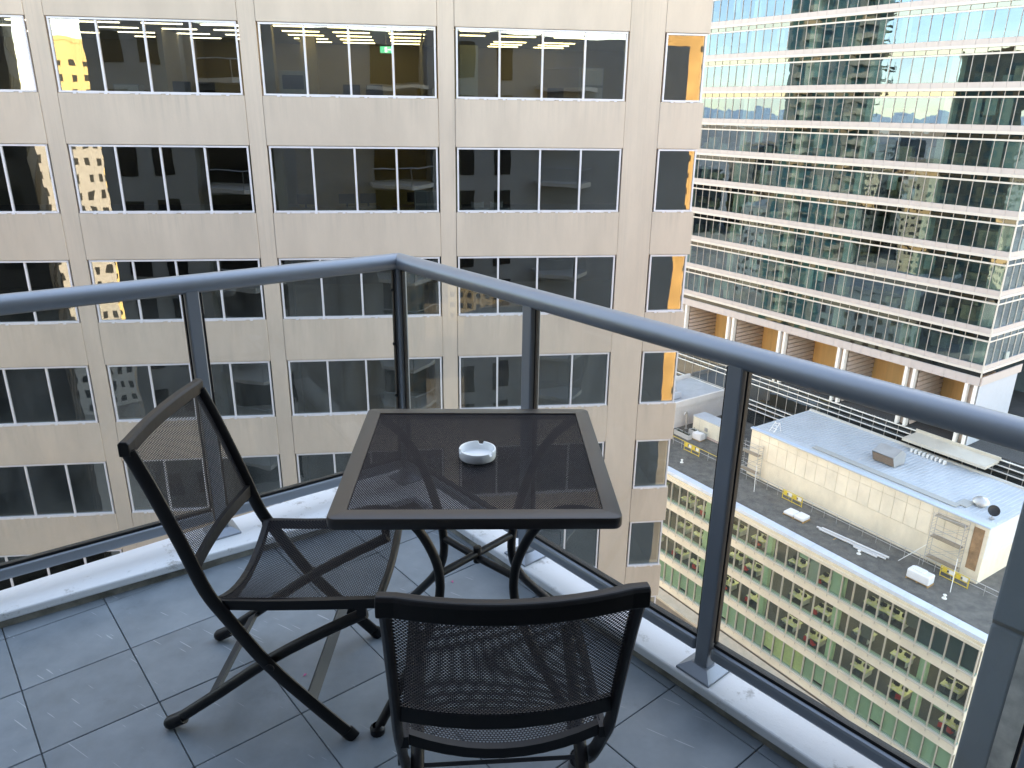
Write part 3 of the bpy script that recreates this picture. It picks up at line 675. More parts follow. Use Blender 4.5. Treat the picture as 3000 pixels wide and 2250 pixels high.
# guard rails and yellow barriers
M_yel = mat('safety_yellow', (.72, .52, .05), .5)
def guardrail(name, label, x0, x1, y, m_top, m_post, step=1.5, h=1.05):
    t = thing(name, label, 'railing', Dw(x0, y, ZR), ANG_D); n_ = int(round((x1-x0)/step))
    for k in range(n_+1):
        MB().tube([(k*step, 0, 0), (k*step, 0, h-.02)], circ(.025, 6)).build('post', m_post, t); 
    MB().tube([(0, 0, h), (n_*step, 0, h)], circ(.035, 6)).build('top_rail', m_top, t); MB().tube([(0, 0, h*.55), (n_*step, 0, h*.55)], circ(.025, 6)).build('mid_rail', m_post, t)
    return t
guardrail('guard_rail', 'thin galvanised guard rail running along the plant room wall', -33.2, -2, 6.45, M_galv, M_galv)
guardrail('guard_rail', 'guard rail with a yellow top rail beside the planters', -45.2, -33.5, 6.45, M_yel, M_galv)
for i, (x, lab) in enumerate(((-40.1, 'yellow safety gate hung on the yellow railing by the planters'), (-24.95, 'yellow safety gate beside the low wrapped bundles'), (-7.1, 'yellow safety gate under the scaffold tower by the tall pallet'))):
    t = thing('safety_gate', lab, 'gate', Dw(x, 6.3, ZR), ANG_D)
    for z in (.08, .55, 1.1): MB().tube([(0, 0, z), (2.55, 0, z)], circ(.04, 6)).build('bar', M_yel, t)
    for xx in (0, 1.27, 2.55): MB().tube([(xx, 0, 0), (xx, 0, 1.12)], circ(.04, 6)).build('post', M_yel, t)
    for q in range(4): MB().box(.12+q*.62, .55+q*.62, -.02, .02, .62, 1.02).build('panel', M_yel if q % 2 == 0 else M_fin, t)
# scaffold towers
def scaffold(x, y, w, d, h, label, ndeck, brace):
    t = thing('scaffold_tower', label, 'scaffold', Dw(x, y, ZR), ANG_D)
    for sx in (0, w):
        f = MB()
        for sy in (0, d): f.tube([(sx, sy, 0), (sx, sy, h)], circ(.03, 6))
        z = .3
        while z < h: f.tube([(sx, 0, z), (sx, d, z)], circ(.022, 6)); z += .32
        f.build('ladder_frame', M_galv, t)
    for k in range(ndeck):
        z = (.9+k*2.2)
        MB().box(.05, w-.05, .08, d-.08, z, z+.06).build('deck', mat('ply_deck', (.34, .27, .19), .8, var=.2), t)
        for sy in (0, d):
            for dz in (.5, 1.0):
                if z+dz < h+.1: MB().tube([(0, sy, z+dz), (w, sy, z+dz)], circ(.022, 6)).build('guard_tube', M_galv, t)
            MB().tube([(0, sy, z+.06), (w, sy, min(h, z+1.9))], circ(.018, 6)).build('brace', M_galv, t)
    for (p0, p1) in brace: MB().tube([p0, p1], circ(.03, 6)).build('outrigger', M_fin, t)
    return t
scaffold(-9.0, 6.75, 2.9, .85, 5.7, 'tall aluminium scaffold tower at the end of the plant room wall', 3, [((2.9, 0, 2.2), (3.9, -2.3, .02)), ((0, 0, 2.2), (-1.6, -1.4, .02))])
scaffold(-31.8, 6.75, 2.6, .85, 4.4, 'shorter aluminium scaffold tower near the blue-edged roof corner', 2, [((2.6, 0, 2.2), (4.2, -2.0, .02)), ((0, 0, 2.0), (-1.2, -1.4, .02))])
tr = thing('folding_trestle', 'white trestle ladder standing on the pale metal roof edge', 'ladder', Dw(-29.5, 8.6, CZ+.11), ANG_D)
for (a, b_) in (((0, 0, 0), (.3, .5, 1.2)), ((.6, 0, 0), (.9, .5, 1.2)), ((.2, 1, 0), (.3, .5, 1.2)), ((.8, 1, 0), (.9, .5, 1.2))): MB().tube([a, b_], circ(.03, 6)).build('leg', M_fin, tr)
for k in range(4): 
    f_ = (k+.5)/4; MB().tube([(.3*f_, .5*f_, 1.2*f_), (.6+.3*f_, .5*f_, 1.2*f_)], circ(.025, 6)).build('rung', M_fin, tr)

# ------------------------------------------------------------------ balcony structure
CR = Vector((-.47, 3.10)); dR = Vector((.6527, -.7577)); nR = Vector((.7577, .6527)); dL = Vector((-.808, -.589))
# tiles
def clip(poly, p, n):
    """keep the side where (q-p).n <= 0"""
    o = []
    for i in range(len(poly)):
        a, b = Vector(poly[i]), Vector(poly[(i+1) % len(poly)]); da, db = (a-p).dot(n), (b-p).dot(n)
        if da <= 0: o.append(tuple(a))
        if (da < 0 < db) or (db < 0 < da): o.append(tuple(a+(b-a)*(da/(da-db))))
    return o
def tile_mat():
    m = bpy.data.materials.new('slate_tile'); m.use_nodes = True; n = m.node_tree.nodes; l = m.node_tree.links; b = n['Principled BSDF']
    g = n.new('ShaderNodeNewGeometry'); oi = n.new('ShaderNodeObjectInfo')
    t = n.new('ShaderNodeTexNoise'); t.inputs['Scale'].default_value = 7; t.inputs['Detail'].default_value = 9; t.inputs['Roughness'].default_value = .6
    off = n.new('ShaderNodeVectorMath'); off.operation = 'MULTIPLY_ADD'; cb = n.new('ShaderNodeCombineXYZ')
    for k in range(3): l.new(oi.outputs['Random'], cb.inputs[k])
    off.inputs[1].default_value = (31, 17, 9); l.new(cb.outputs[0], off.inputs[0]); l.new(g.outputs['Position'], off.inputs[2]); l.new(off.outputs[0], t.inputs['Vector'])
    rp = n.new('ShaderNodeValToRGB'); e = rp.color_ramp.elements
    e[0].position = .3; e[0].color = (.135, .166, .19, 1); e[1].position = .72; e[1].color = (.205, .243, .272, 1)
    l.new(t.outputs['Fac'], rp.inputs[0])
    # dark stains
    t3 = n.new('ShaderNodeTexNoise'); t3.inputs['Scale'].default_value = 4.2; t3.inputs['Detail'].default_value = 10; t3.inputs['Roughness'].default_value = .72; l.new(off.outputs[0], t3.inputs['Vector'])
    r3 = n.new('ShaderNodeMapRange'); r3.inputs[1].default_value = .62; r3.inputs[2].default_value = .74; r3.inputs[4].default_value = .35; l.new(t3.outputs['Fac'], r3.inputs[0])
    m3 = n.new('ShaderNodeMixRGB'); m3.inputs[2].default_value = (.05, .055, .06, 1); l.new(r3.outputs[0], m3.inputs[0]); l.new(rp.outputs[0], m3.inputs[1])
    # pale slash marks printed on the tile
    mp = n.new('ShaderNodeMapping'); mp.vector_type = 'TEXTURE'; mp.inputs['Rotation'].default_value = (0, 0, R(-31.5)); mp.inputs['Scale'].default_value = (1/11, 1/190, 1); l.new(off.outputs[0], mp.inputs[0])
    t2 = n.new('ShaderNodeTexNoise'); t2.inputs['Scale'].default_value = 1; t2.inputs['Detail'].default_value = 0; l.new(mp.outputs[0], t2.inputs[0])
    r2 = n.new('ShaderNodeMapRange'); r2.inputs[1].default_value = .80; r2.inputs[2].default_value = .83; r2.inputs[4].default_value = .6; l.new(t2.outputs['Fac'], r2.inputs[0])
    mx = n.new('ShaderNodeMixRGB'); mx.inputs[2].default_value = (.42, .45, .48, 1); l.new(r2.outputs[0], mx.inputs[0]); l.new(m3.outputs[0], mx.inputs[1])
    sc = n.new('ShaderNodeMapRange'); sc.inputs[3].default_value = .90; sc.inputs[4].default_value = 1.08; l.new(oi.outputs['Random'], sc.inputs[0])
    vm = n.new('ShaderNodeVectorMath'); vm.operation = 'SCALE'; l.new(mx.outputs[0], vm.inputs[0]); l.new(sc.outputs[0], vm.inputs['Scale']); l.new(vm.outputs[0], b.inputs['Base Color'])
    b.inputs['Roughness'].default_value = .42; rr = n.new('ShaderNodeMapRange'); rr.inputs[3].default_value = .36; rr.inputs[4].default_value = .56; l.new(t.outputs['Fac'], rr.inputs[0]); l.new(rr.outputs[0], b.inputs['Roughness'])
    bp = n.new('ShaderNodeBump'); bp.inputs['Strength'].default_value = .25; bp.inputs['Distance'].default_value = .004; l.new(t.outputs['Fac'], bp.inputs['Height']); l.new(bp.outputs[0], b.inputs['Normal'])
    return m
M_tile = tile_mat()
Li0, Li1 = Vector((-2.6, 1.45)), Vector((-.4157, 2.933)); Ri0 = Vector((-.4157, 2.933)); Ri1 = Ri0+dR*2.6
Lo0, Lo1, Lo2 = Vector((-2.6, 1.60)), Vector((-1.738, 2.22)), Vector((-.831, 2.969)); Oa = Vector((-.4908, 3.2545)); Ro1 = Oa+dR*2.6+Vector((0.005, 0))
inner = [(-2.6, -.55), (Ri1.x, -.55), tuple(Ri1), tuple(Ri0), tuple(Li0)]
outer = [(-2.6, -.55), (Ro1.x, -.55), tuple(Ro1), tuple(Oa), tuple(Lo2), tuple(Lo1), tuple(Lo0)]
fl_ = MB().prism(outer, -.22, -.012).build('balcony_floor', mat('grout', (.20, .205, .21), .95, var=.3, scale=12)); struct(fl_)
ta = R(40.0); e1 = Vector((math.cos(ta), math.sin(ta))); e2 = Vector((math.sin(ta), -math.cos(ta))); O = Vector((-1.204, 2.002)); gp = .0014
nLi = Vector((-(Li1-Li0).y, (Li1-Li0).x)).normalized()
for i in range(-12, 12):
    for j in range(-8, 14):
        p0 = O+e1*(.3*i)+e2*(.3*j)
        poly = [p0+e1*gp+e2*gp, p0+e1*gp+e2*(.3-gp), p0+e1*(.3-gp)+e2*(.3-gp), p0+e1*(.3-gp)+e2*gp]
        poly = [tuple(q) for q in poly]
        for (pp_, nn) in ((Li0-nLi*(-.02), nLi), (Ri0+nR*.02, nR), (Vector((0, -.5)), Vector((0, -1))), (Vector((-2.55, 0)), Vector((-1, 0))), (Vector((1.27, 0)), Vector((1, 0)))):
            if len(poly) >= 3: poly = clip(poly, pp_, nn)
        if len(poly) < 3: continue
        ar = abs(sum(poly[k][0]*poly[(k+1) % len(poly)][1]-poly[(k+1) % len(poly)][0]*poly[k][1] for k in range(len(poly))))/2
        if ar < .002: continue
        if sum(poly[k][0]*poly[(k+1) % len(poly)][1]-poly[(k+1) % len(poly)][0]*poly[k][1] for k in range(len(poly))) < 0: poly = poly[::-1]
        MB().prism(poly, -.0115, random.uniform(-.0006, .0006)).build('tile', M_tile, fl_, bevel=.0015, seg=1)
# kerb: painted concrete upstand, recessed foot
def kerb_mat():
    m = bpy.data.materials.new('kerb_paint'); m.use_nodes = True; n = m.node_tree.nodes; l = m.node_tree.links; b = n['Principled BSDF']
    g = n.new('ShaderNodeNewGeometry')
    t = n.new('ShaderNodeTexNoise'); t.inputs['Scale'].default_value = 11; t.inputs['Detail'].default_value = 12; t.inputs['Roughness'].default_value = .78; l.new(g.outputs['Position'], t.inputs[0])
    r = n.new('ShaderNodeMapRange'); r.inputs[1].default_value = .56; r.inputs[2].default_value = .68; r.inputs[4].default_value = .8; l.new(t.outputs['Fac'], r.inputs[0])
    t2 = n.new('ShaderNodeTexNoise'); t2.inputs['Scale'].default_value = 3; t2.inputs['Detail'].default_value = 4; l.new(g.outputs['Position'], t2.inputs[0])
    mx0 = n.new('ShaderNodeMixRGB'); mx0.inputs[1].default_value = (.64, .67, .70, 1); mx0.inputs[2].default_value = (.75, .77, .785, 1); l.new(t2.outputs['Fac'], mx0.inputs[0])
    mx = n.new('ShaderNodeMixRGB'); mx.inputs[2].default_value = (.22, .21, .19, 1); l.new(r.outputs[0], mx.inputs[0]); l.new(mx0.outputs[0], mx.inputs[1])
    l.new(mx.outputs[0], b.inputs['Base Color']); b.inputs['Roughness'].default_value = .6
    bp = n.new('ShaderNodeBump'); bp.inputs['Strength'].default_value = .4; bp.inputs['Distance'].default_value = .004; l.new(t.outputs['Fac'], bp.inputs['Height']); l.new(bp.outputs[0], b.inputs['Normal'])
    return m
kb = MB()
kin = [Li0, Li1, Ri1]; 
inn = [(-2.6, 1.45), tuple(Li1), tuple(Ri1)]; ou = [tuple(Ro1), tuple(Oa), tuple(Lo2), tuple(Lo1), tuple(Lo0)]
kb.prism([inn[2], ou[0], ou[1], inn[1]][::1], .028, .06); kb.prism([inn[1], ou[1], ou[2], ou[3], ou[4], inn[0]], .028, .0605)
ko = kb.build('balcony_kerb', kerb_mat(), None, bevel=.006, seg=2); struct(ko)
def off_in(p, d): return p
kf = MB(); a0, a1, a2 = Li0+Vector((.007, -.012))*-.9, Li1+Vector((0, .014)), Ri1+nR*.012
kf.prism([tuple(a2), ou[0], ou[1], tuple(a1)], -.011, .0275); kf.prism([tuple(a1), ou[1], ou[2], ou[3], ou[4], tuple(a0)], -.011, .0275)
kf.build('kerb_foot', mat('kerb_foot', (.30, .285, .245), .9, var=.5, scale=9, col2=(.12, .115, .095)), ko)
# slab of the balcony above, walls of the flat round the door
ceil_poly = [(-2.6, -.55), (1.3, -.55), (1.3, .95), (-2.6, .95)]  # unseen slab, cut back from the railing to let more skylight in
struct(MB().prism(ceil_poly, 2.72, 2.95).build('balcony_ceiling', mat('soffit_paint', (.50, .50, .48), .8, var=.05)))
M_col = mat('column_paint', (.21, .24, .265), .62, var=.12, scale=2.5, bump=.2, bscale=30)
P1 = Vector((1.155, 1.535))
co = thing('balcony_column', 'slate grey rendered column where the railing ends', 'column', (P1.x, P1.y, 0))
def rel(*ps): return [(p.x-P1.x, p.y-P1.y) for p in ps]
q1, q2 = P1, P1+dR*.07; q3 = P1+dR*.2
MB().prism(rel(q1, q2+dR*-.0, q2+nR*.34, q1+nR*.34), -.6, .49).build('lower_shaft', M_col, co, bevel=.006)
MB().prism(rel(q1+nR*-.006, q2-nR*.006, q2+nR*.34, q1+nR*.34), .505, 2.72).build('upper_shaft', M_col, co, bevel=.006)
MB().prism(rel(q1+nR*.008, q2+nR*.008, q2+nR*.33, q1+nR*.33), .4905, .5045).build('joint', mat('mortar', (.2, .19, .17), .9), co)
MB().prism(rel(q2-nR*.004+dR*.001, q3-nR*.004, q3+nR*.3, q2+nR*.3+dR*.001), -.6, 2.72).build('edge_strip', mat('rough_strip', (.55, .53, .48), .9, var=.4, scale=12), co)
df = thing('door_frame', 'black sliding door frame upright beside the column', 'door frame', (.70, .70, 0))
MB().box(-.002, .11, .0, .09, 0, 2.72).build('upright', M_black, df); MB().box(.0, .11, -1.1, -.005, 0, .012).build('sill', M_black, df); MB().box(.03, .08, -1.0, -.01, .02, 2.7).build('door_panel', M_black, df)

# ------------------------------------------------------------------ railing
rl = thing('balcony_railing', 'grey metal balcony railing with clear glass panels', 'railing', (0, 0, .06))
def RB(mb, name, m, parent=rl, **k):
    o = mb.build(name, m, parent, **k)
    if parent is rl: o.location.z = -.06
    return o
ZT = 1.045; RLend = CR+dL*2.55; RRend = CR+dR*2.5
lp = lambda s: CR+dL*s; rp_ = lambda s: CR+dR*s
v3 = lambda p, z: (p.x, p.y, z)
RB(MB().tube([v3(RLend, ZT), v3(CR+dL*.003, ZT)], circ(.033, 20)), 'top_rail', M_rail, smooth=True)
RB(MB().tube([v3(CR+dR*.003, ZT), v3(RRend, ZT)], circ(.033, 20)), 'top_rail', M_rail, smooth=True)
RB(MB().lathe([(0, -.033), (.0328, 0), (0, .033)], 16, (CR.x, CR.y, ZT)), 'corner_joint', M_rail)
def bar(a, b, z0, z1, hw, name, m, bev=.006):
    d = (b-a).normalized(); n_ = Vector((-d.y, d.x))*hw
    return RB(MB().prism([tuple(a-n_), tuple(b-n_), tuple(b+n_), tuple(a+n_)], z0, z1), name, m, bevel=bev)
posts = [('C', CR, dR), ('R', rp_(.815), dR), ('R', rp_(1.62), dR), ('R', rp_(2.43), dR), ('L', lp(.815), dL), ('L', lp(1.63), dL), ('L', lp(2.44), dL)]
for k, (s_, p, d) in enumerate(posts):
    n_ = Vector((-d.y, d.x)); hw = .0225
    cn = [p-d*hw-n_*hw, p+d*hw-n_*hw, p+d*hw+n_*hw, p-d*hw+n_*hw]
    po = RB(MB().prism([tuple(c) for c in cn], .075, ZT-.02), 'post', M_rail, bevel=.004)
    bp = MB(); 
    lo = [p-d*.058-n_*.058, p+d*.058-n_*.058, p+d*.058+n_*.058, p-d*.058+n_*.058]; hi = [p-d*.03-n_*.03, p+d*.03-n_*.03, p+d*.03+n_*.03, p-d*.03+n_*.03]
    bp.v += [v3(c, .061) for c in lo]+[v3(c, .068) for c in lo]+[v3(c, .088) for c in hi]
    bp.f += [(0, 1, 5, 4), (1, 2, 6, 5), (2, 3, 7, 6), (3, 0, 4, 7), (4, 5, 9, 8), (5, 6, 10, 9), (6, 7, 11, 10), (7, 4, 8, 11), (8, 9, 10, 11), (3, 2, 1, 0)]
    bp.build('base_plate', M_rail, po)
    if k == 0:
        for z in (.93, .70, .47):
            s2 = MB().lathe([(.008, 0), (.007, .005), (0, .006)], 8); ob = s2.build('screw', M_black, po); ob.matrix_local = Matrix.Translation((p.x-.026, p.y-.024, z)) @ Matrix.Rotation(R(90), 4, 'X')
def span_panel(a, b, d):
    n_ = Vector((-d.y, d.x)); n_ = n_ if n_.dot(CR) > 0 else -n_
    a2, b2 = a+d*.03, b-d*.03
    bar(a2-d*.004, b2+d*.004, .120, .163, .021, 'bottom_rail', M_rail, .01)
    bar(a2, b2, .1635, .174, .010, 'gasket', M_black, .0)
    c0, c1 = a+d*.036, b-d*.036
    bar(c0, c1, .1745, ZT-.028, .004, 'glass_panel', M_railglass, 0)
    for e_ in (a+d*.030, b-d*.030):
        bar(e_-d*.003, e_+d*.003, .176, ZT-.03, .008, 'edge_seal', M_black, 0)
span_panel(CR, rp_(.815), dR); span_panel(rp_(.815), rp_(1.62), dR); span_panel(rp_(1.62), rp_(2.43), dR)
span_panel(CR, lp(.815), dL); span_panel(lp(.815), lp(1.63), dL); span_panel(lp(1.63), lp(2.44), dL)

# ------------------------------------------------------------------ perforated sheet
def mesh_sheet(name, w, h, px, py, hx, hy, fn, m, parent, thick=.0009):
    nx, ny = int(round(w/px)), int(round(h/py)); px, py = w/nx, h/ny
    V = []; Fc = []; grid = {}
    def pv(i2, j):      # half-step lattice of row boundaries
        k = (i2, j)
        if k not in grid: grid[k] = len(V); V.append((i2*px/2, j*py))
        return grid[k]
    for j in range(ny):
        sh_ = j % 2
        for i in range(nx if not sh_ else nx-1):
            c = 2*i+1+sh_
            p = [pv(c-1, j), pv(c, j), pv(c+1, j), pv(c+1, j+1), pv(c, j+1), pv(c-1, j+1)]
            cx, cy = c*px/2, (j+.5)*py; b = len(V)
            V += [(cx-hx, cy), (cx-hx*.45, cy-hy), (cx+hx*.45, cy-hy), (cx+hx, cy), (cx+hx*.45, cy+hy), (cx-hx*.45, cy+hy)]
            h_ = [b+k for k in range(6)]
            Fc += [(p[0], p[1], h_[1]), (p[1], h_[2], h_[1]), (p[1], p[2], h_[2]), (p[2], h_[3], h_[2]), (p[2], p[3], h_[3]), (p[3], h_[4], h_[3]), (p[3], p[4], h_[4]), (p[4], h_[5], h_[4]), (p[4], p[5], h_[5]), (p[5], h_[0], h_[5]), (p[5], p[0], h_[0]), (p[0], h_[1], h_[0])]
        if sh_:
            Fc.append((pv(0, j), pv(1, j), pv(1, j+1), pv(0, j+1))); Fc.append((pv(2*nx-1, j), pv(2*nx, j), pv(2*nx, j+1), pv(2*nx-1, j+1)))
    mb = MB(); mb.v = [fn(x-w/2, y) for x, y in V]; mb.f = Fc
    o = mb.build(name, m, parent)
    if thick: s_ = o.modifiers.new('s', 'SOLIDIFY'); s_.thickness = thick; s_.offset = 0
    return o

# ------------------------------------------------------------------ table
TB = thing('cafe_table', 'square black mesh-topped metal cafe table with curved legs', 'table', (-.095, 1.952, 0), R(2.0))
T2 = .355; ZTb = .72
fr = MB(); rw = .044
prof = [(0, -.028), (.0, -.004), (.006, -.0005), (.03, 0), (rw, -.003), (rw, -.012), (.02, -.014), (.018, -.028)]
prof = [(.003, -.032), (0, -.027), (0, -.007), (.002, -.0025), (.007, -.0003), (rw, -.0003), (rw, -.008), (.022, -.012), (.016, -.032)]
rad = .022; loop = []
for (cx, cy, a0) in ((1, 1, 0), (-1, 1, 90), (-1, -1, 180), (1, -1, 270)):
    for k in range(5):
        a = R(a0+k*22.5); loop.append((cx, cy, math.cos(a), math.sin(a)))
k_ = len(prof)
for (cx, cy, ca, sa) in loop:
    for (d_, z) in prof:
        r_ = rad-d_
        if r_ >= 0: fr.v.append((cx*(T2-rad)+ca*r_, cy*(T2-rad)+sa*r_, ZTb+z))
        else:      # inside the corner radius: keep a square inner corner
            fr.v.append((cx*(T2-rad)+cx*r_, cy*(T2-rad)+cy*r_, ZTb+z))
for i in range(len(loop)):
    j = (i+1) % len(loop)
    for q in range(k_):
        q2_ = (q+1) % k_; fr.f.append((i*k_+q, j*k_+q, j*k_+q2_, i*k_+q2_))
fr.build('rim', M_brown, TB, smooth=True)
mw = 2*(T2-rw)+.006
mesh_sheet('mesh_top', mw, mw, .0062, .0054, .0024, .0019, lambda x, y: (x, y-mw/2, ZTb-.0045), M_mesh, TB, .0014)
lg = [(.300, .700), (.245, .682), (.196, .640), (.155, .57), (.124, .486), (.107, .41), (.106, .33), (.13, .25), (.18, .16), (.245, .055), (.272, .012)]
for sx in (-1, 1):
    for sy in (-1, 1):
        path = spline([(sx*a, sy*a, z) for a, z in lg], 3)
        l_ = MB().tube(path, circ(.0135, 12), up=(-sy, sx, 0)).build('leg', M_black, TB, smooth=True)
        MB().lathe([(0, 0), (.02, 0), (.021, .018), (.014, .026)], 12, (sx*.274, sy*.274, .0005)).build('foot', M_black, l_, smooth=True)
MB().tube([(-.105, -.105, .40), (.105, .105, .40)], circ(.011, 10)).build('brace', M_black, TB, smooth=True)
MB().tube([(-.105, .105, .39), (-.0, .0, .386), (.105, -.105, .39)], circ(.011, 10)).build('brace', M_black, TB, smooth=True)
MB().lathe([(0, .0), (.012, 0), (.012, .05), (0, .052)], 10, (0, 0, .372)).build('brace_bolt', M_black, TB)

AT = thing('ashtray', 'round white ceramic ashtray on the black mesh table', 'ashtray', (-.093, 1.93, ZTb-.0005))
pf = [(0, .003), (.046, .003), (.050, .005), (.0515, .010), (.0515, .028), (.0505, .0305), (.047, .0305), (.046, .028), (.0445, .009), (.040, .0075), (0, .0072)]
def notch(a, q, r_, z):
    if 4 <= q <= 7:
        for c in (R(80), R(-40), R(200)):
            d_ = abs((a-c+math.pi) % (2*math.pi)-math.pi)
            if d_ < R(8): return min(z, .0215)
    return z
MB().lathe(pf, 96, (0, 0, 0), notch).build('bowl', M_ceram, AT, smooth=True)

for i, (x, y, rz, lab) in enumerate(((-.619, 1.890, .4, 'tiny pink petal lying on the tile under the folding chair'), (-.208, 2.388, 1.3, 'tiny pink petal lying on the tile under the table brace'))):
    p_ = tag(MB().quad((-.006, -.003, .001), (0, -.0045, .002), (.007, 0, .004), (0, .0045, .0025)).build('petal', mat('pink_petal', (.6, .12, .28), .6)), lab, 'petal')
    p_.location = (x, y, .0012); p_.rotation_euler.z = rz; q_ = p_.modifiers.new('s', 'SOLIDIFY'); q_.thickness = .0006
# ------------------------------------------------------------------ folding chairs
def chair(name, label, loc, rz, bw):
    t = thing(name, label, 'chair', loc, rz)
    hw = .215
    up_ = [(0.0185, .856), (.056, .762), (.112, .602), (.155, .470), (.203, .385), (.292, .245), (.400, .118), (.497, .012)]
    pu = spline([(u, 0, z) for u, z in up_], 4)
    for s_ in (-1, 1):
        f = MB().tube([(p[0], s_*hw, p[2]) for p in pu], circ(.0105, 14, .0195), up=(1, 0, .3)).build('side_frame', M_black, t, smooth=True)
        MB().tube([(.487, s_*hw, .026), (.505, s_*hw, .004)], circ(.013, 12, .0215), up=(1, 0, .3)).build('foot_cap', M_black, f, smooth=True)
        rl_ = [(.006, .026), (.137, .123), (.292, .24), (.43, .325), (.552, .392)]
        g_ = MB().tube([(p[0], s_*.187, p[2]) for p in spline([(u, 0, z) for u, z in rl_], 3)], circ(.0155, 14), up=(0, 0, 1)).build('rear_leg', M_black, t, smooth=True)
        MB().tube([(-.008, s_*.187, .0195), (.032, s_*.187, .040)], circ(.019, 14), up=(0, 0, 1)).lathe([(0, -.019), (.011, -.015), (.0175, -.007), (.0188, 0), (.0175, .007), (.011, .015), (0, .019)], 14, (-.008, s_*.187, .0195)).build('foot_cap', M_black, g_, smooth=True)
        MB().tube([(.165, s_*.203, .425), (.30, s_*.203, .425), (.45, s_*.203, .430), (.585, s_*.203, .437)], rect(.008, .014)).build('seat_rail', M_black, t)
        MB().tube([(.545, s_*.195, .392), (.545, s_*.195, .425)], rect(.008, .012), up=(1, 0, 0)).build('bracket', M_black, t)
        MB().lathe([(0, 0), (.012, 0), (.012, .004), (0, .006)], 10).build('pivot_bolt', M_black, t).matrix_local = Matrix.Translation((.30, s_*.226, .243)) @ Matrix.Rotation(-s_*math.pi/2, 4, 'X')
    # seat: mesh sheet with a dip, front and back bars
    def seat(x, y): # x lateral, y 0..L forward
        f_ = y/.40; return (.185+y, x, .440+.004*f_-(.042*(1-f_)**1.6+.012)*(1-(x/.2)**2)*(1 if f_ < .9 else (1-f_)/.1*.6+.4)-.010*max(0, f_-.9)/.1)
    mesh_sheet('seat_mesh', .40, .40, .0076, .0050, .0033, .0020, seat, M_mesh, t)
    fb = MB().tube(spline([(.587, -.2, .432), (.592, -.1, .428), (.594, 0, .427), (.592, .1, .428), (.587, .2, .432)], 3), circ(.011, 10)); fb.build('front_bar', M_black, t, smooth=True)
    MB().tube([(.180, x, .428-.052*(1-(x/.2)**2)) for x in [-.2+.04*k for k in range(11)]], rect(.008, .013)).build('back_bar', M_black, t)
    # back: bowed mesh panel between the side frames
    def upr(z):
        for k in range(len(pu)-1):
            a, b = pu[k], pu[k+1]
            if b[2] <= z <= a[2]: q = (a[2]-z)/(a[2]-b[2]+1e-9); return a[0]+(b[0]-a[0])*q
        return pu[0][0]
    bow = lambda x: bw*(1-(x/.205)**2)
    def back(x, y): z = .535+y; return (upr(z)-bow(x)-.002, x, z+.000)
    mesh_sheet('back_mesh', .412, .335, .0078, .0050, .0034, .0020, back, M_mesh, t)
    xs = [-.228+.456*k/14 for k in range(15)]
    MB().tube([(upr(.856)-.004-bow(max(-.205, min(.205, x))), x, .868) for x in xs], [(-.0135, -.020), (.0135, -.020), (.0135, .012), (.008, .019), (-.008, .019), (-.0135, .012)]).build('top_rail', M_black, t, bevel=.003)
    xs = [-.21+.42*k/12 for k in range(13)]
    MB().tube([(upr(.535)-bow(max(-.205, min(.205, x))), x, .535) for x in xs], rect(.006, .018)).build('lower_rail', M_black, t)
    # flat aluminium stretchers
    M_str = mat('worn_stretcher', (.030, .032, .035), .45, metal=.0, spec=.3, var=.3, scale=30, stretch=(1, .1, 1))
    MB().tube([(.115, -.187, .106), (.115, .187, .106)], rect(.016, .005), up=(-.6, 0, .8)).build('stretcher', M_str, t)
    MB().tube([(.395, -.207, .124), (.395, .207, .124)], rect(.016, .005), up=(.7, 0, .7)).build('stretcher', M_str, t)
    return t
chair('folding_chair', 'black mesh folding chair drawn up to the table beside the kerb', (-.926, 1.862, 0), R(0), .014)
chair('folding_chair', 'black mesh folding chair with its back to the door', (.010, 1.062, 0), R(95.0), .034)

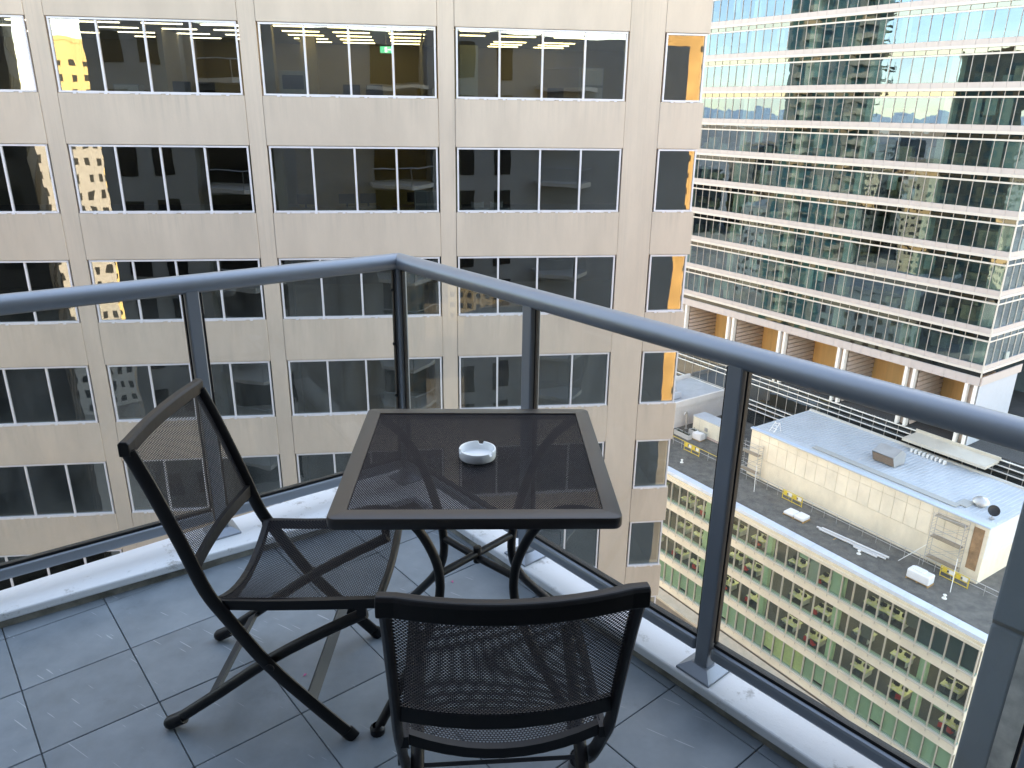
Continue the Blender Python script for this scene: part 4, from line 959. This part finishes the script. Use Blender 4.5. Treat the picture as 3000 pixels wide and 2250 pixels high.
# ------------------------------------------------------------------ own apartment building and the buildings mirrored in the glass
M_apt = mat('apartment_render', (.20, .22, .245), .8, var=.15, scale=.5); M_aptw = glass('apartment_glass', .15, (.02, .02, .025))
AP = thing('apartment_building', 'dark blue-grey apartment building with stacked glass balconies, mirrored in the office windows', 'building', (0, 0, G))
def Pb(mb, name, m, parent=None, **k): return mb.build(name, m, parent or AP, zoff=-G if parent is None else 0, **k)
Pb(MB().box(-18.2, 19.35, -16, -.9, G, 6.2), 'wall', M_apt)
Pb(MB().box(1.32, 19.35, -.899, .4, G, 6.1).box(-18.2, -13.2, -.899, 1.2, G, 6.1), 'projecting_bay', M_apt)
dark_win = mat('dark_window', (.012, .013, .016), .08)
for q in range(-12, 2):
    z = q*3.05
    for x in (-16.9, -14.9): Pb(MB().box(x-.55, x+.55, 1.201, 1.24, z+.7, z+2.3), 'window', dark_win)
    for x in (3.6, 6.2, 15.5): Pb(MB().box(x-.6, x+.6, .401, .44, z+.4, z+2.4), 'window', dark_win)
    if q != 0:
        Pb(MB().box(-2.2, 1.0, -.899, -.86, z+.1, z+2.4), 'balcony_door', dark_win)
    Pb(MB().box(-12.6, -8.6, -.899, -.86, z+.1, z+2.4), 'balcony_door', dark_win); Pb(MB().box(8.6, 12.4, -.899, -.86, z+.1, z+2.4), 'balcony_door', dark_win)
    for bx in (-10.6, 10.4) + ((-.65,) if q not in (0, 1) else ()):
        ba = Pb(MB().prism([(bx-1.95, -.85), (bx+1.95, -.85), (bx+1.95, .9), (bx+.2, 2.9), (bx-1.95, 1.5)], z-.25, z), 'balcony', mat('balcony_slab', (.34, .35, .36), .8))
        for a_, b_ in (((bx+1.9, .9), (bx+.2, 2.85)), ((bx+.2, 2.85), (bx-1.9, 1.48))):
            o = MB().tube([(a_[0], a_[1], z+1.05), (b_[0], b_[1], z+1.05)], circ(.04, 6)); o.tube([(a_[0], a_[1], z), (a_[0], a_[1], z+1.05)], circ(.03, 4)); o.tube([(b_[0], b_[1], z), (b_[0], b_[1], z+1.05)], circ(.03, 4))
            o.build('railing', M_rail, ba)
def tower(name, label, x, y, rz, w, d, z1, m_wall, m_win, px, fh, ww, wh, cat='building', group=None, bal=None, detail=None):
    t = thing(name, label, cat, (x, y, G), rz, group); H = z1-G
    MB().box(-w/2, w/2, -d/2, d/2, 0, H).build('wall', m_wall, t); MB().box(-w/2-.2, w/2+.2, -d/2-.2, d/2+.2, H+.002, H+.9).build('roof', m_wall, t)
    wn = MB(); bl = MB(); nf = int(H/fh)
    for f in range(max(0, nf-(detail or 99)), nf):
        z = f*fh+1
        for (L, axis) in ((w, 0), (d, 1)):
            n_ = max(1, int(L/px)); 
            for k in range(n_):
                c = -L/2+(k+.5)*L/n_
                for s_ in (-1, 1):
                    if axis == 0: wn.box(c-ww/2, c+ww/2, s_*(d/2+.0)-.05, s_*(d/2)+.05, z, z+wh)
                    else: wn.box(s_*(w/2)-.05, s_*(w/2)+.05, c-ww/2, c+ww/2, z, z+wh)
        if bal:
            for c in bal:
                bl.box(c-2, c+2, -d/2-1.4, -d/2, z-.35, z-.15); bl.box(c-2, c+2, -d/2-1.42, -d/2-1.36, z-.15, z+.8)
                bl.box(-w/2-1.4, -w/2, c-2, c+2, z-.35, z-.15); bl.box(w/2, w/2+1.4, c-2, c+2, z-.35, z-.15); bl.box(w/2+1.36, w/2+1.42, c-2, c+2, z-.15, z+.8)
    wo = wn.build('windows', m_win, t); stuff(wo)
    if bl.v: stuff(bl.build('balconies', bal_m, t))
    return t
bal_m = mat('balcony_edge', (.27, .24, .18), .7, var=.3, scale=.4)
M_wdark = mat('window_dark', (.02, .022, .025), .5, spec=.2)
M_sand = mat('sunlit_sandstone', (.62, .47, .22), .8, var=.12, scale=.2); M_orng = mat('ochre_wall', (.52, .32, .13), .8, var=.45, scale=.12)
tower('sandstone_tower', 'sunlit golden stone tower mirrored in the first panes of the office windows', -64.5+12, -172.8-2, R(-14), 24, 20, 14.6, M_sand, M_wdark, 2.5, 3.2, .95, 1.35)
tower('ochre_tower', 'sunlit ochre tower mirrored in the narrow end windows of the concrete block', 78, -103, R(22), 26, 22, 46, M_orng, M_wdark, 3.4, 3.4, .8, 1.2)
tower('grey_stone_block', 'grey stone block with small windows mirrored in the concrete office windows', -53.5, -128, R(-14), 12, 14, -2.5, mat('grey_stone', (.34, .33, .32), .8, var=.15), M_wdark, 1.9, 3.2, .9, 1.5)
tower('dark_tower', 'very dark tower beside the sunlit golden tower in the window reflections', -44.1, -10.9, R(-15), 36, 28, 13, mat('dark_cladding', (.04, .042, .045), .7, var=.2), M_wdark, 3, 3.3, 1.6, 1.6)
tower('balcony_tower', 'tall brown and teal apartment tower with balconies mirrored in the glass tower', -103, 92.5, R(4), 23, 23, 70, mat('tower_brown', (.20, .16, .12), .7, var=.5, scale=.12, stretch=(1, 1, .06), col2=(.06, .12, .13)), mat('teal_window', (.03, .09, .10), .3), 3.0, 3.1, 1.7, 2.75, bal=(-6.5, 6.5))
tower('slim_tower', 'slimmer brown tower with a flat top mirrored in the glass tower', -130, 50.5, R(8), 17, 18, 17.5, mat('tower_tan', (.26, .21, .14), .7, var=.3, scale=.15), MATS['teal_window'], 3.4, 3.2, 2.2, 2.0)
cr = random.Random(5); cm = [mat('city_cream', (.36, .30, .2), .8), mat('city_grey', (.13, .14, .14), .8), mat('city_brown', (.12, .095, .075), .8), mat('city_slate', (.07, .085, .095), .8), mat('city_dark', (.06, .06, .055), .8)]
for i in range(34):
    dist = cr.uniform(110, 520); az = R(cr.uniform(-112, -76)); x, y = 40+dist*math.sin(az)*1.0, 88+dist*math.cos(az)
    if -20-45 < x < 15 and 15 < y < 60: continue
    if abs(x+103) < 30 and abs(y-92) < 30: continue
    if abs(x+130) < 24 and abs(y-50) < 24: continue
    h = cr.uniform(14, 40)+dist*.03
    ci = cr.randrange(5)
    tower('city_building', ('cream', 'mid grey', 'brown', 'blue-slate', 'blackish')[ci]+' low city building among the rooftops mirrored in the glass tower', x, y, R(cr.uniform(-30, 30)), cr.uniform(16, 34), cr.uniform(14, 30), G+h, cm[ci], M_wdark, 2.6, 3.4, 1.3, 1.5, group=('cream', 'grey', 'brown', 'slate', 'blackish')[ci]+' city buildings mirrored in the glass tower')
